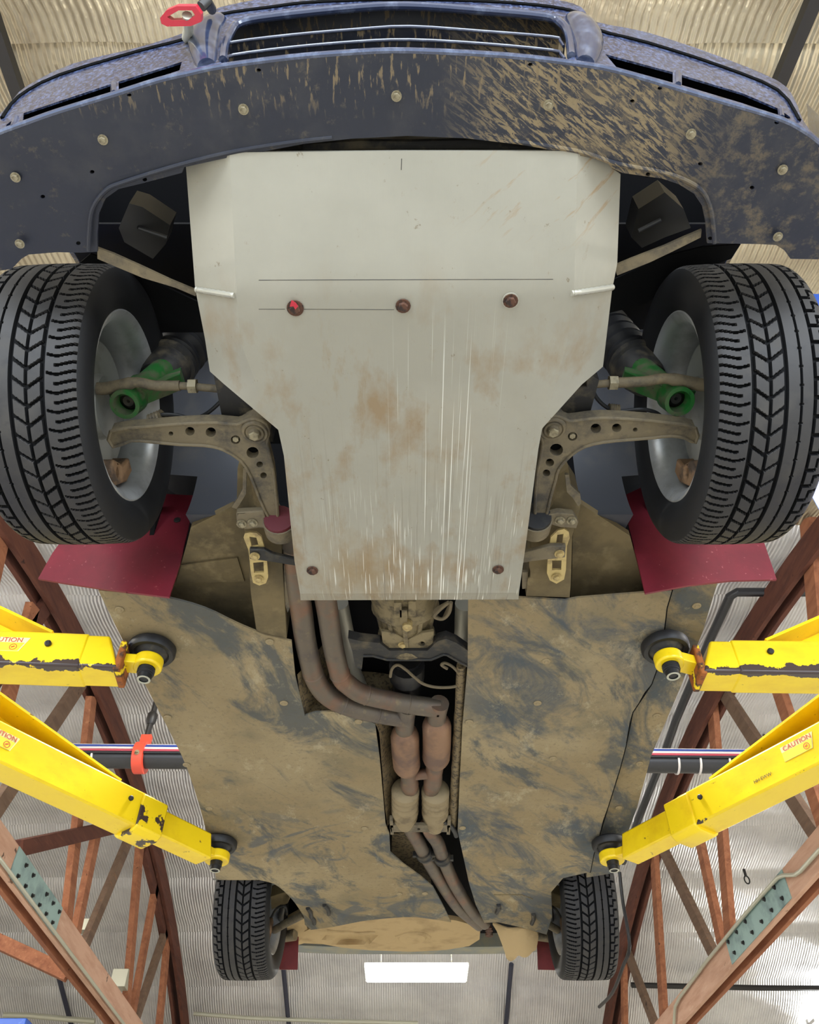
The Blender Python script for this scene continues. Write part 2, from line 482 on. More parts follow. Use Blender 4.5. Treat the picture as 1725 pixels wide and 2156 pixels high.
# ------------------------------------------------------------------ mesh builder
class MB:
    def __init__(s):
        s.v, s.f = [], []

    def add(s, vs, fs):
        o = len(s.v)
        s.v += [tuple(p) for p in vs]
        s.f += [tuple(i + o for i in f) for f in fs]

    def box(s, a, b):
        (x0, y0, z0), (x1, y1, z1) = a, b
        s.add([(x0, y0, z0), (x1, y0, z0), (x1, y1, z0), (x0, y1, z0), (x0, y0, z1), (x1, y0, z1), (x1, y1, z1), (x0, y1, z1)],
              [(0, 3, 2, 1), (4, 5, 6, 7), (0, 1, 5, 4), (1, 2, 6, 5), (2, 3, 7, 6), (3, 0, 4, 7)])
        return s

    def beam(s, p, q, w, h, up=(0, 0, 1)):
        p, q = Vector(p), Vector(q)
        d = (q - p).normalized()
        sd = d.cross(Vector(up)).normalized() * (w / 2)
        u = sd.cross(d).normalized() * (h / 2)
        vs = [p - sd - u, p + sd - u, p + sd + u, p - sd + u, q - sd - u, q + sd - u, q + sd + u, q - sd + u]
        s.add(vs, [(0, 1, 2, 3), (4, 7, 6, 5), (0, 4, 5, 1), (1, 5, 6, 2), (2, 6, 7, 3), (3, 7, 4, 0)])
        return s

    def tube(s, pts, r, n=12, cap=True, sy=1.0):
        P = [Vector(p) for p in pts]
        rs = r if isinstance(r, (list, tuple)) else [r] * len(P)
        t0 = (P[1] - P[0]).normalized()
        ref = Vector((0, 0, 1)) if abs(t0.z) < 0.9 else Vector((1, 0, 0))
        nrm = t0.cross(ref).normalized()
        vs, fs = [], []
        for i, p in enumerate(P):
            a = P[max(i - 1, 0)]
            b = P[min(i + 1, len(P) - 1)]
            t = (b - a).normalized()
            nrm = (nrm - t * nrm.dot(t)).normalized()
            bi = t.cross(nrm)
            for k in range(n):
                an = 2 * pi * k / n
                vs.append(p + nrm * (rs[i] * cos(an)) + bi * (rs[i] * sy * sin(an)))
        for i in range(len(P) - 1):
            for k in range(n):
                fs.append((i * n + k, i * n + (k + 1) % n, (i + 1) * n + (k + 1) % n, (i + 1) * n + k))
        if cap:
            fs.append(tuple(range(n))[::-1])
            fs.append(tuple((len(P) - 1) * n + k for k in range(n)))
        s.add(vs, fs)
        return s

    def lathe(s, p, axis, prof, n=24, cap=True):
        """prof: (distance along axis, radius)"""
        p, ax = Vector(p), Vector(axis).normalized()
        ref = Vector((0, 0, 1)) if abs(ax.z) < 0.9 else Vector((1, 0, 0))
        a = ax.cross(ref).normalized()
        b = ax.cross(a)
        vs, fs = [], []
        for (t, r) in prof:
            for k in range(n):
                an = 2 * pi * k / n
                vs.append(p + ax * t + a * (max(r, 1e-4) * cos(an)) + b * (max(r, 1e-4) * sin(an)))
        for i in range(len(prof) - 1):
            for k in range(n):
                fs.append((i * n + k, i * n + (k + 1) % n, (i + 1) * n + (k + 1) % n, (i + 1) * n + k))
        if cap:
            fs.append(tuple(range(n))[::-1])
            fs.append(tuple((len(prof) - 1) * n + k for k in range(n)))
        s.add(vs, fs)
        return s

    def plate(s, outer, holes, fmap, thick, res=40, off=None):
        """a sheet: 2-D outline with holes, carried to 3-D by fmap(x, y), given thickness along off (a vector or f(x, y))"""
        outer = [(p[0], p[1]) for p in outer]
        holes = [[(p[0], p[1]) for p in h] for h in holes]
        loops = [dens(outer, res)] + [dens(h, res) for h in holes]
        pts, edges = [], []
        for lp in loops:
            o = len(pts)
            pts += [Vector(p) for p in lp]
            edges += [(o + i, o + (i + 1) % len(lp)) for i in range(len(lp))]
        xs = [p[0] for p in outer]
        ys = [p[1] for p in outer]
        bnd = [Vector(p) for lp in loops for p in lp]
        nx = int((max(xs) - min(xs)) / res)
        ny = int((max(ys) - min(ys)) / res)
        for i in range(nx + 1):
            for j in range(ny + 1):
                q = (min(xs) + (i + 0.5) * res, min(ys) + (j + 0.5) * res)
                if inside(q, outer) and not any(inside(q, h) for h in holes):
                    if all((abs(b.x - q[0]) + abs(b.y - q[1])) > res * 0.35 for b in bnd):
                        pts.append(Vector(q))
        vs, es, fs = delaunay_2d_cdt(pts, edges, [], 0, 1e-5)[:3]
        keep = []
        for f in fs:
            c = sum((vs[i] for i in f), Vector((0, 0))) / len(f)
            if inside(c, outer) and not any(inside(c, h) for h in holes):
                keep.append(tuple(f))
        used = sorted({i for f in keep for i in f})
        ix = {u: k for k, u in enumerate(used)}
        n = len(used)
        A = [Vector(fmap(vs[u].x, vs[u].y)) for u in used]
        if off is None:
            off = Vector((0, 0, 1))
        B = []
        for u, p in zip(used, A):
            o = off(vs[u].x, vs[u].y) if callable(off) else Vector(off)
            B.append(p + o * thick)
        faces = [tuple(ix[i] for i in f) for f in keep]
        ec = {}
        for f in faces:
            for i in range(len(f)):
                e = (f[i], f[(i + 1) % len(f)])
                ec[tuple(sorted(e))] = None if tuple(sorted(e)) in ec else e
        allf = [f for f in faces] + [tuple(i + n for i in reversed(f)) for f in faces]
        for e in ec.values():
            if e:
                allf.append((e[1], e[0], e[0] + n, e[1] + n))
        s.add(A + B, allf)
        return s

    def mesh(s, name, m, ang=35, smooth=True, recalc=True):
        me = bpy.data.meshes.new(name)
        me.from_pydata(s.v, [], s.f)
        if recalc:
            bm = bmesh.new()
            bm.from_mesh(me)
            bmesh.ops.recalc_face_normals(bm, faces=bm.faces)
            bm.to_mesh(me)
            bm.free()
        if smooth:
            me.polygons.foreach_set('use_smooth', [True] * len(me.polygons))
            me.set_sharp_from_angle(angle=radians(ang))
        me.materials.append(m)
        me.update()
        return me

    def build(s, name, m, parent=None, ang=35, bevel=0, loc=None, label=None):
        me = s.mesh(name, m, ang)
        o = bpy.data.objects.new(name, me)
        COL.objects.link(o)
        attach(o, parent, loc)
        if label:
            o['label'] = label
        if bevel:
            md = o.modifiers.new('bevel', 'BEVEL')
            md.width = bevel
            md.segments = 2
            md.limit_method = 'ANGLE'
            md.angle_limit = radians(40)
        return o


BASE = {}


def attach(o, parent, loc=None):
    """loc is a world position; meshes are written in world coordinates unless loc is given"""
    w = Vector(loc) if loc is not None else Vector((0, 0, 0))
    if parent is not None:
        o.parent = parent
        o.location = w - BASE.get(parent, Vector((0, 0, 0)))
    else:
        o.location = w
    BASE[o] = w


def put(name, me, loc, parent, rot=None, label=None):
    o = bpy.data.objects.new(name, me)
    COL.objects.link(o)
    attach(o, parent, loc)
    if rot:
        o.rotation_euler = rot
    if label:
        o['label'] = label
    return o


def thing(name, label, cat, loc, group=None):
    o = bpy.data.objects.new(name, None)
    COL.objects.link(o)
    attach(o, None, loc)
    o.empty_display_size = 0.1
    tag(o, label, cat, group)
    return o


def tag(o, label, cat, group=None):
    o['label'] = label
    o['category'] = cat
    if group:
        o['group'] = group
    return o


def struct(o):
    o['kind'] = 'structure'
    return o


def bolt_mesh(name, r, h, m, washer=True):
    b = MB()
    if washer:
        b.lathe((0, 0, 0), (0, 0, -1), [(0, r * 1.45), (h * 0.3, r * 1.45), (h * 0.3, r)], 14)
    b.lathe((0, 0, 0), (0, 0, -1), [(0, r), (h * 0.9, r), (h, r * 0.86)], 6)
    return b.mesh(name, m, 30)


# ================================================================== THE BUILDING
ROOF_Y, ROOF_ZC, ROOF_R = 7.8, -9.6, 15.1          # arch of the truss top chords (underside)


def arch(Y, dr=0.0):
    return ROOF_ZC + sqrt((ROOF_R + dr) ** 2 - (Y - ROOF_Y) ** 2)


b = MB()
b.box((-9.5, -1.9, FLOOR - 0.1), (9.5, 16.6, FLOOR))
struct(b.build('floor', M['concrete']))
for nm, x in (('wall_left', -9.5), ('wall_right', 9.4)):
    b = MB()
    b.box((x, -1.9, FLOOR), (x + 0.1, 16.6, 5.6))
    struct(b.build(nm, M['wall']))
b = MB()
b.box((-9.5, 16.5, FLOOR), (9.5, 16.6, 4.2))
struct(b.build('wall_back', M['wall']))
b = MB()
b.box((-9.5, -2.0, FLOOR), (-4.2, -1.9, 4.2)).box((4.2, -2.0, FLOOR), (9.5, -1.9, 4.2)).box((-4.2, -2.0, 2.7), (4.2, -1.9, 4.2))
struct(b.build('wall_front', M['wall']))

# roof deck and rolls of foil insulation
b = MB()
ny = 40
a0 = math.asin((-2.0 - ROOF_Y) / (ROOF_R + 0.30))
a1 = math.asin((16.6 - ROOF_Y) / (ROOF_R + 0.30))
vs = []
for i in range(ny + 1):
    a = lerp(a0, a1, i / ny)
    for R_ in (ROOF_R + 0.30, ROOF_R + 0.40):
        for x in (-9.5, 9.5):
            vs.append((x, ROOF_Y + R_ * sin(a), ROOF_ZC + R_ * cos(a)))
fs = []
for i in range(ny):
    o = i * 4
    fs += [(o, o + 1, o + 5, o + 4), (o + 2, o + 6, o + 7, o + 3), (o, o + 4, o + 6, o + 2), (o + 1, o + 3, o + 7, o + 5)]
b.add(vs, fs)
ceiling = struct(b.build('ceiling', M['wall']))
RI = ROOF_R + 0.12
step = 1.12 / RI
k = 0
a = a0
while a < a1 - 0.01:
    e = min(a + step, a1)
    b = MB()
    nx, nj = 130, 10
    vs = []
    ph = random.random() * 50
    for j in range(nj + 1):
        t = j / nj
        for i in range(nx + 1):
            x = -9.5 + 19.0 * i / nx
            sag = 0.11 * (sin(pi * t ** 0.7) ** 0.8) * (0.75 + 0.6 * noise.noise((x * 0.55, ph, 0))) + 0.012 * noise.noise((x * 2.5, t * 3, ph))
            sag += (0.05 + 0.03 * noise.noise((x * 1.9, ph, 4))) * (t > 0.97)
            aa = lerp(a, e + 0.0012, t)
            r_ = RI + 0.085 - sag
            vs.append((x, ROOF_Y + r_ * sin(aa), ROOF_ZC + r_ * cos(aa)))
    fs = [(j * (nx + 1) + i, j * (nx + 1) + i + 1, (j + 1) * (nx + 1) + i + 1, (j + 1) * (nx + 1) + i)
          for j in range(nj) for i in range(nx)]
    b.add(vs, fs)
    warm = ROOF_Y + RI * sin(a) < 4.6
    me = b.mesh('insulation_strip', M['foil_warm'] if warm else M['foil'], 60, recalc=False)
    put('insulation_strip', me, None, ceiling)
    a = e
    k += 1

# ---- bowstring roof trusses
AX = 3.4


RTX, RTY, RTA = 3.44, 6.5, 0.058        # the right truss runs slightly inward toward the back


def aT(x, y, xm):
    """point of a pixel's ray on the right truss's plane x = xm, in the truss's own unturned frame"""
    r = ray(x, y)
    c_, s_ = cos(RTA), sin(RTA)
    # unturned x of a world point p: RTX + c (px - RTX) + s (py - RTY)
    t = (xm - RTX + c_ * RTX + s_ * RTY) / (c_ * r.x + s_ * r.y)
    p = r * t
    return Vector((xm, RTY - s_ * (p.x - RTX) + c_ * (p.y - RTY), p.z))


def turn(p):
    c_, s_ = cos(RTA), sin(RTA)
    x, y = p[0] - RTX, p[1] - RTY
    return Vector((RTX + c_ * x - s_ * y, RTY + s_ * x + c_ * y, p[2]))


def truss(sg, label, webs, braces, splice):
    X = -AX if sg < 0 else RTX
    root = thing('roof_truss', label, 'roof truss', (X + sg * 0.09, 8.0, 3.0), 'timber roof trusses')
    # two boards to each chord with an open gap between
    for dx in (0.0, 0.13):
        b = MB()
        x0, x1 = sorted((X + sg * dx, X + sg * (dx + 0.05)))
        b.box((x0, -1.85, 3.01), (x1, 16.4, 3.29) if dx == 0 else (x1, 16.4, 3.25))
        b.build('bottom_chord', M['wood_pale'] if dx == 0 else M['wood_web'], root, bevel=0.004)
        b = MB()
        vs, fs = [], []
        n = 44
        for i in range(n + 1):
            Y = lerp(-1.2, 15.9, i / n)
            for (xx, dr) in ((x0, -0.25), (x1, -0.25), (x1, 0.0), (x0, 0.0)):
                a_ = math.asin((Y - ROOF_Y) / ROOF_R)
                vs.append((xx, ROOF_Y + (ROOF_R + dr) * sin(a_), ROOF_ZC + (ROOF_R + dr) * cos(a_)))
        for i in range(n):
            o = i * 4
            for q in range(4):
                fs.append((o + q, o + (q + 1) % 4, o + 4 + (q + 1) % 4, o + 4 + q))
        fs += [(3, 2, 1, 0), (n * 4, n * 4 + 1, n * 4 + 2, n * 4 + 3)]
        b.add(vs, fs)
        b.build('top_chord', M['wood_top'], root, bevel=0.004)
    xm = X + sg * 0.09
    for (x0, y0, x1, y1, mk, w) in webs:
        p, q = (aX(x0, y0, xm), aX(x1, y1, xm)) if sg < 0 else (aT(x0, y0, xm), aT(x1, y1, xm))
        d = (q - p).normalized()
        b = MB()
        b.beam(p - d * 0.12, q + d * 0.12, 0.07, w, up=Vector((sg, 0, 0)).cross(d))
        b.build('web_member', M[mk], root, bevel=0.004)
    for (p, q, mk) in braces:
        b = MB()
        b.beam(p, q, 0.09, 0.14)
        b.build('lateral_brace', M[mk], root, bevel=0.004)
    # steel splice plate with bolts on the inner face of the bottom chord
    (Y0, Y1) = splice
    b = MB()
    xf = X - sg * 0.008
    x0, x1 = sorted((xf, X))
    b.box((x0, Y0, 3.03), (x1, Y1, 3.285))
    pl = b.build('splice_plate', M['steelplate'], root, label='blue-grey steel plate')
    bm_ = MB()
    bm_.lathe((0, 0, 0), (-sg, 0, 0), [(0, 0.022), (0.005, 0.022), (0.005, 0.014), (0.022, 0.014)], 8)
    me = bm_.mesh('bolt', M['blackbolt'])
    n = 6
    for i in range(n):
        for zz in (3.09, 3.22):
            if i in (2,) and zz > 3.2:
                continue
            put('bolt', me, (xf, lerp(Y0 + 0.15, Y1 - 0.15, i / (n - 1)) + (0.08 if zz > 3.2 else 0), zz), pl)
    if sg > 0:
        root.location = turn(root.location)
        root.rotation_euler = (0, 0, RTA)
    return root


LW = [(190, 1490, 141, 1925, 'wood_web', 0.16), (214, 1700, 163, 1945, 'wood_web', 0.15), (272, 1765, 184, 1975, 'wood_grey', 0.15),
      (295, 1770, 266, 2110, 'wood_web', 0.16), (338, 1810, 274, 2156, 'wood_web', 0.14), (343, 1975, 292, 2127, 'wood_grey', 0.15),
      (352, 1985, 334, 2170, 'wood_web', 0.15), (165, 1445, 0, 1690, 'wood_grey', 0.17), (306, 1800, 346, 1960, 'wood_top', 0.13),
      (62, 1300, 12, 1485, 'wood_web', 0.17), (100, 1270, -60, 1500, 'wood_top', 0.17), (10, 1100, -70, 1450, 'wood_web', 0.17)]
RW = [(1502, 1500, 1538, 1964, 'wood_web', 0.17), (1520, 1450, 1722, 1760, 'wood_grey', 0.16), (1640, 1450, 1735, 1730, 'wood_web', 0.16),
      (1470, 1750, 1520, 1982, 'wood_web', 0.14), (1398, 1790, 1506, 2014, 'wood_grey', 0.16), (1378, 1795, 1398, 2133, 'wood_web', 0.17),
      (1324, 2010, 1380, 2158, 'wood_grey', 0.15), (1314, 2015, 1316, 2170, 'wood_web', 0.13), (1704, 1120, 1728, 1400, 'wood_web', 0.18)]
p0 = aX(38, 1786, -AX - 0.09)
p1 = aX(238, 1742, -AX + 0.02)
tl = truss(-1, 'left bowstring roof truss of red-brown timber with wide blue-grey splice plate', LW,
           [(p0, p1, 'wood_top'), (aX(-30, 1970, -4.6), aX(145, 2052, -AX - 0.2), 'wood_web')], (6.97, 8.28))
tr = truss(1, 'right bowstring roof truss of red-brown timber, conduit running over its splice plate', RW, [], (7.43, 9.05))

for (x, y, sx_) in ((247, 2064, 0.10), (174, 1950, 0.06)):
    p = aX(x, y, -AX - 0.2)
    b = MB()
    b.box((p.x - 0.05, p.y - sx_, p.z - sx_), (p.x + 0.14, p.y + sx_, p.z + sx_))
    b.build('steel_bracket', M['conduit'], tl, bevel=0.004)
root = thing('neighbour_lift', 'blue end of the neighbouring lift in the bottom left corner', 'lift', (-5.6, 9.0, FLOOR))
p = aY(34, 2150, 9.0)
b = MB()
b.box((-6.0, 8.9, p.z - 0.28), (aY(64, 2150, 9.0).x, 9.15, p.z))
b.build('crossbeam', M['blue'], root, bevel=0.01)
b = MB()
b.box((-5.75, 8.85, FLOOR), (-5.45, 9.2, p.z - 0.28))
b.build('post', M['blue'], root, bevel=0.01)

# ---- conduits, pipes, straps and wires of the roof
def pipe(name, pts, r, m, label, cat, n=10):
    b = MB()
    b.tube(pts, r, n)
    return tag(b.build(name, M[m]), label, cat)


pipe('conduit', [(-AX + 0.028, 3.0, 3.035), (-AX + 0.028, 14.5, 3.035)], 0.016, 'conduit',
     'thin pale conduit fixed along the lower edge of left truss chord', 'conduit')
pts = [turn(aT(x, y, RTX - 0.03)) for x, y in ((1760, 1762), (1725, 1790), (1686, 1834), (1674, 1842), (1650, 1843), (1638, 1848), (1600, 1890), (1560, 1936), (1490, 2022), (1432, 2100), (1422, 2120), (1419, 2165))]
pipe('conduit', pts, 0.018, 'conduit', 'thin pale conduit bent over the splice plate of right truss', 'conduit')
e0 = turn(aT(1541, 1247, RTX - 0.3))
pts = [Vector((e0.x + 0.9, e0.y, e0.z)), Vector((e0.x + 0.05, e0.y, e0.z)), e0 + Vector((0, 0.06, 0))]
for (x, y) in ((1493, 1352), (1456, 1440), (1424, 1515), (1398, 1590), (1345, 1723), (1312, 1815)):
    p = turn(aT(x, y, RTX - 0.3))
    pts.append(p)
pipe('conduit', pts, 0.045, 'pipe', 'thick dark grey conduit with elbow running beside right truss top chord', 'conduit')
pts = [turn(aT(x, y, RTX - 0.35)) for x, y in ((1305, 1836), (1312, 1900), (1326, 1990), (1312, 2035), (1290, 2090), (1262, 2120))]
pipe('cable', cr(pts, 4), 0.022, 'pipe', 'loose black cable hanging beside the right rear tyre along truss', 'cable')
for sx, lab in (((596, 2030, 609, 2165), 'dark blue roof strap left of the hanging lamp'), ((1077, 2030, 1065, 2165), 'dark blue roof strap right of the hanging lamp'),
                ((122, 2050, 152, 2165), 'dark blue roof strap behind left truss near bottom left corner')):
    def onroof(x, y, dr):
        r = ray(x, y)
        lo, hi = 1.0, 20.0
        for _ in range(50):
            mid = (lo + hi) / 2
            p = r * mid
            q = sqrt((p.y - ROOF_Y) ** 2 + (p.z - ROOF_ZC) ** 2)
            if q < ROOF_R + dr:
                lo = mid
            else:
                hi = mid
        return r * lo
    P = [onroof(lerp(sx[0], sx[2], i / 6), lerp(sx[1], sx[3], i / 6), 0.06) for i in range(7)]
    b = MB()
    b.tube(P, 0.036, 8)
    tag(b.build('roof_strap', M['strap']), lab, 'strap', 'dark roof straps')
for sx, lab in (((-25, 10, 46, 218), 'black roof bar at the top left corner of the picture'), ((1722, -20, 1632, 195), 'black roof bar at the top right corner of the picture')):
    P = [onroof(lerp(sx[0], sx[2], i / 6), lerp(sx[1], sx[3], i / 6), 0.03) for i in range(-8, 13)]
    b = MB()
    for i in range(20):
        b.beam(P[i], P[i + 1] + (P[i + 1] - P[i]) * 0.02, 0.055, 0.05)
    tag(b.build('roof_bar', M['blackbar']), lab, 'roof bar', 'black roof bars')
P = [onroof(x, y, 0.0) for x, y in ((1330, 2074), (1460, 2077), (1600, 2080), (1760, 2081))]
b = MB()
b.tube(P, 0.04, 8)
tag(b.build('roof_rail', M['blackbar']), 'thin dark rail across the foil ceiling behind right truss', 'rail')
P = [onroof(x, y, 0.02) for x, y in ((408, 2134), (520, 2143), (700, 2150), (880, 2154))]
b = MB()
b.tube(P, 0.03, 8)
tag(b.build('conduit', M['conduit']), 'thin pale conduit across the foil ceiling below the hanging lamp', 'conduit')
P = [onroof(x, y, -0.1) for x, y in ((8, 2137), (60, 2138), (145, 2146), (200, 2150))]
b = MB()
b.tube(P, 0.04, 8)
tag(b.build('conduit', M['conduit']), 'thin pale conduit in the bottom left corner behind the truss', 'conduit')
for (x, y, lab) in ((1615, 1563, 'small dark roof fitting behind the right rear lift arm'), (1571, 1845, 'small dark ring hook hanging from foil left of the splice plate')):
    p = onroof(x, y, 0.02)
    b = MB()
    b.tube([p + Vector((0.035 * cos(t * pi / 6), 0, 0.055 * sin(t * pi / 6) - 0.05)) for t in range(13)], 0.010, 8)
    b.tube([p, p + Vector((0, 0, 0.1))], 0.02, 8)
    tag(b.build('roof_hook', M['blackbar']), lab, 'hook')

# black plastic pipe across the shop, with wires tied to it
PY, PZ = 5.0, 2.86
pz = aY(862, 1592, PY).z
cp = MB()
cp.tube([(-3.25, PY, pz), (3.25, PY, pz - 0.06)], 0.072, 20)
cpipe = cp.build('drain_pipe', M['pipe'])
tag(cpipe, 'black plastic pipe running across behind the car with wires tied along it', 'pipe')
for (x) in (1418, 1463, 1523, 1540, 200):
    p = aY(x, 1592, PY)
    b = MB()
    b.lathe((p.x, PY, pz - 0.03 * (p.x + 3.25) / 3.25), (1, 0, 0), [(0, 0.076), (0, 0.082), (0.012, 0.082), (0.012, 0.076)], 20)
    b.build('cable_tie', M['w_white'], cpipe)
wl = [('w_white', 126, 'pale wire lying uppermost along the black pipe'), ('w_blue', 150, 'blue wire tied along the front of black pipe'),
      ('w_red', 173, 'red wire tied along the front of black pipe'), ('w_white', 161, 'pale wire tied just below the uppermost wire of the pipe'),
      ('w_black', 184, 'black wire between the red and blue wires of the pipe'), ('w_blue', 138, 'dark blue wire just below the two pale wires of the pipe')]
for i, (mk, an, lab) in enumerate(wl):
    P = []
    for j in range(40):
        x = -3.2 + 6.4 * j / 39
        a_ = radians(an + 2.5 * noise.noise((x * 1.7, i * 7.1, 0)))
        P.append((x, PY + 0.0815 * cos(a_), pz - 0.03 * (x + 3.25) / 3.25 + 0.0815 * sin(a_)))
    b = MB()
    b.tube(P, 0.0085, 6)
    b.build('wire', M[mk], cpipe, label=lab.split(' along')[0].split(' lying')[0].split(' just')[0].split(' between')[0])
p = aY(301, 1582, PY)
zc = pz - 0.03 * (p.x + 3.25) / 3.25
root = thing('pipe_hanger', 'orange-red clamp with black rod holding the pipe at left', 'pipe hanger', (p.x, PY, zc - 0.1))
b = MB()
b.lathe((p.x - 0.035, PY, zc), (1, 0, 0), [(0, 0.0925), (0, 0.106), (0.07, 0.106), (0.07, 0.0925)], 24)
b.box((p.x - 0.035, PY - 0.02, zc + 0.104), (p.x + 0.035, PY + 0.02, zc + 0.17))
b.build('clamp', M['clamp'], root)
bm_ = bolt_mesh('bolt', 0.012, 0.02, M['bolt'])
put('bolt', bm_, (p.x, PY - 0.1, zc - 0.02), root, (radians(-90), 0, 0))
b = MB()
b.tube([(p.x, PY, zc + 0.15), (p.x, PY, arch(PY) + 0.08)], 0.02, 10)
b.lathe((p.x, PY, zc + 0.26), (0, 0, 1), [(0, 0.022), (0.03, 0.036), (0.08, 0.036), (0.10, 0.022)], 14)
b.build('rod', M['blackbar'], root)

# hanging fluorescent lamps
def lamp(x, y, z, label, L_=1.30, light=70, hang=True):
    root = thing('shop_lamp', label, 'lamp', (x, y, z), 'fluorescent shop lamps')
    b = MB()
    b.box((x - L_ / 2, y - 0.05, z + 0.02), (x + L_ / 2, y + 0.05, z + 0.09))
    for dx in (-L_ / 2, L_ / 2 - 0.02):
        b.box((x + dx, y - 0.27, z - 0.015), (x + dx + 0.02, y + 0.27, z + 0.03))
    b.build('housing', M['lampbody'], root)
    for dy in (-0.25, -0.15, -0.05, 0.05, 0.15, 0.25):
        b = MB()
        b.tube([(x - L_ / 2 + 0.02, y + dy, z), (x + L_ / 2 - 0.02, y + dy, z)], 0.030, 12)
        b.build('tube', M['tube'], root)
    if hang:
        for dx in (-0.45, 0.45):
            b = MB()
            b.tube([(x + dx, y, z + 0.07), (x + dx, y, arch(y) + 0.1)], 0.006, 6)
            b.build('chain', M['conduit'], root)
    l = bpy.data.lights.new('lamp_light', 'AREA')
    l.shape = 'RECTANGLE'
    l.size, l.size_y, l.energy, l.color = L_, 0.3, light, (1.0, 0.97, 0.9)
    lo = bpy.data.objects.new('lamp_light', l)
    COL.objects.link(lo)
    lo.location = (x, y, z - 0.05)
    return root


p = aY(877, 2048, 11.3)
lamp(p.x, p.y, p.z, 'glowing fluorescent lamp hanging below the rear bumper in the centre', light=60)
p = onroof(1792, 2160, -0.12)
lamp(p.x, p.y, p.z, 'glowing lamp cut off by the bottom right corner', light=60)
for (x, y, lab_) in ((-5.6, 1.5, 'added fill lamp left of the lift, outside the picture'), (5.6, 1.5, 'added fill lamp right of the lift, outside the picture'),
                  (-5.8, 6.0, 'added fill lamp beyond the left truss, outside the picture'), (5.8, 6.0, 'added fill lamp beyond the right truss, outside the picture'), (0.0, 3.0, 'added fill lamp hidden above the raised car')):
    lamp(x, y, arch(y) - 0.9, lab_, light=210)  # lamps added out of view to light the floor and the underside

# ---- lift columns
for sg, lab in ((-1, 'blue lift column at the left edge behind the front tyre'), (1, 'blue lift column at the right edge behind the front tyre')):
    root = thing('lift_column', lab, 'lift column', (sg * 1.8, 2.0, FLOOR))
    b = MB()
    x0, x1 = sorted((sg * 1.66, sg * 1.95))
    b.box((x0, 1.75, FLOOR), (x1, 2.25, 3.34))
    b.build('post', M['blue'], root, bevel=0.01)
    b = MB()
    x0, x1 = sorted((sg * 1.70, sg * 2.1))
    b.box((x0 - 0.1, 1.6, FLOOR), (x1 + 0.1, 2.4, FLOOR + 0.02))
    b.build('base_plate', M['blue'], root)
    b = MB()
    x0, x1 = sorted((sg * 1.52, sg * 1.66))
    b.box((x0, 1.72, 1.26), (x1, 2.24, 1.318)).box((x0, 1.72, 1.46), (x1, 2.24, 1.5))
    b.build('carriage', M['yellow'], root, bevel=0.004)


# ---- lift arms
def stick_text(txt, size, m, name, parent, matrix):
    cu = bpy.data.curves.new(name, 'FONT')
    cu.body = txt
    cu.size = size
    cu.align_x = 'CENTER'
    cu.align_y = 'CENTER'
    cu.extrude = 0.0002
    to = bpy.data.objects.new('tmp_text', cu)
    COL.objects.link(to)
    dg = bpy.context.evaluated_depsgraph_get()
    me = bpy.data.meshes.new_from_object(to.evaluated_get(dg))
    bpy.data.objects.remove(to)
    me.transform(matrix)
    me.materials.clear()
    me.materials.append(m)
    o = bpy.data.objects.new(name, me)
    COL.objects.link(o)
    o.parent = parent
    return o


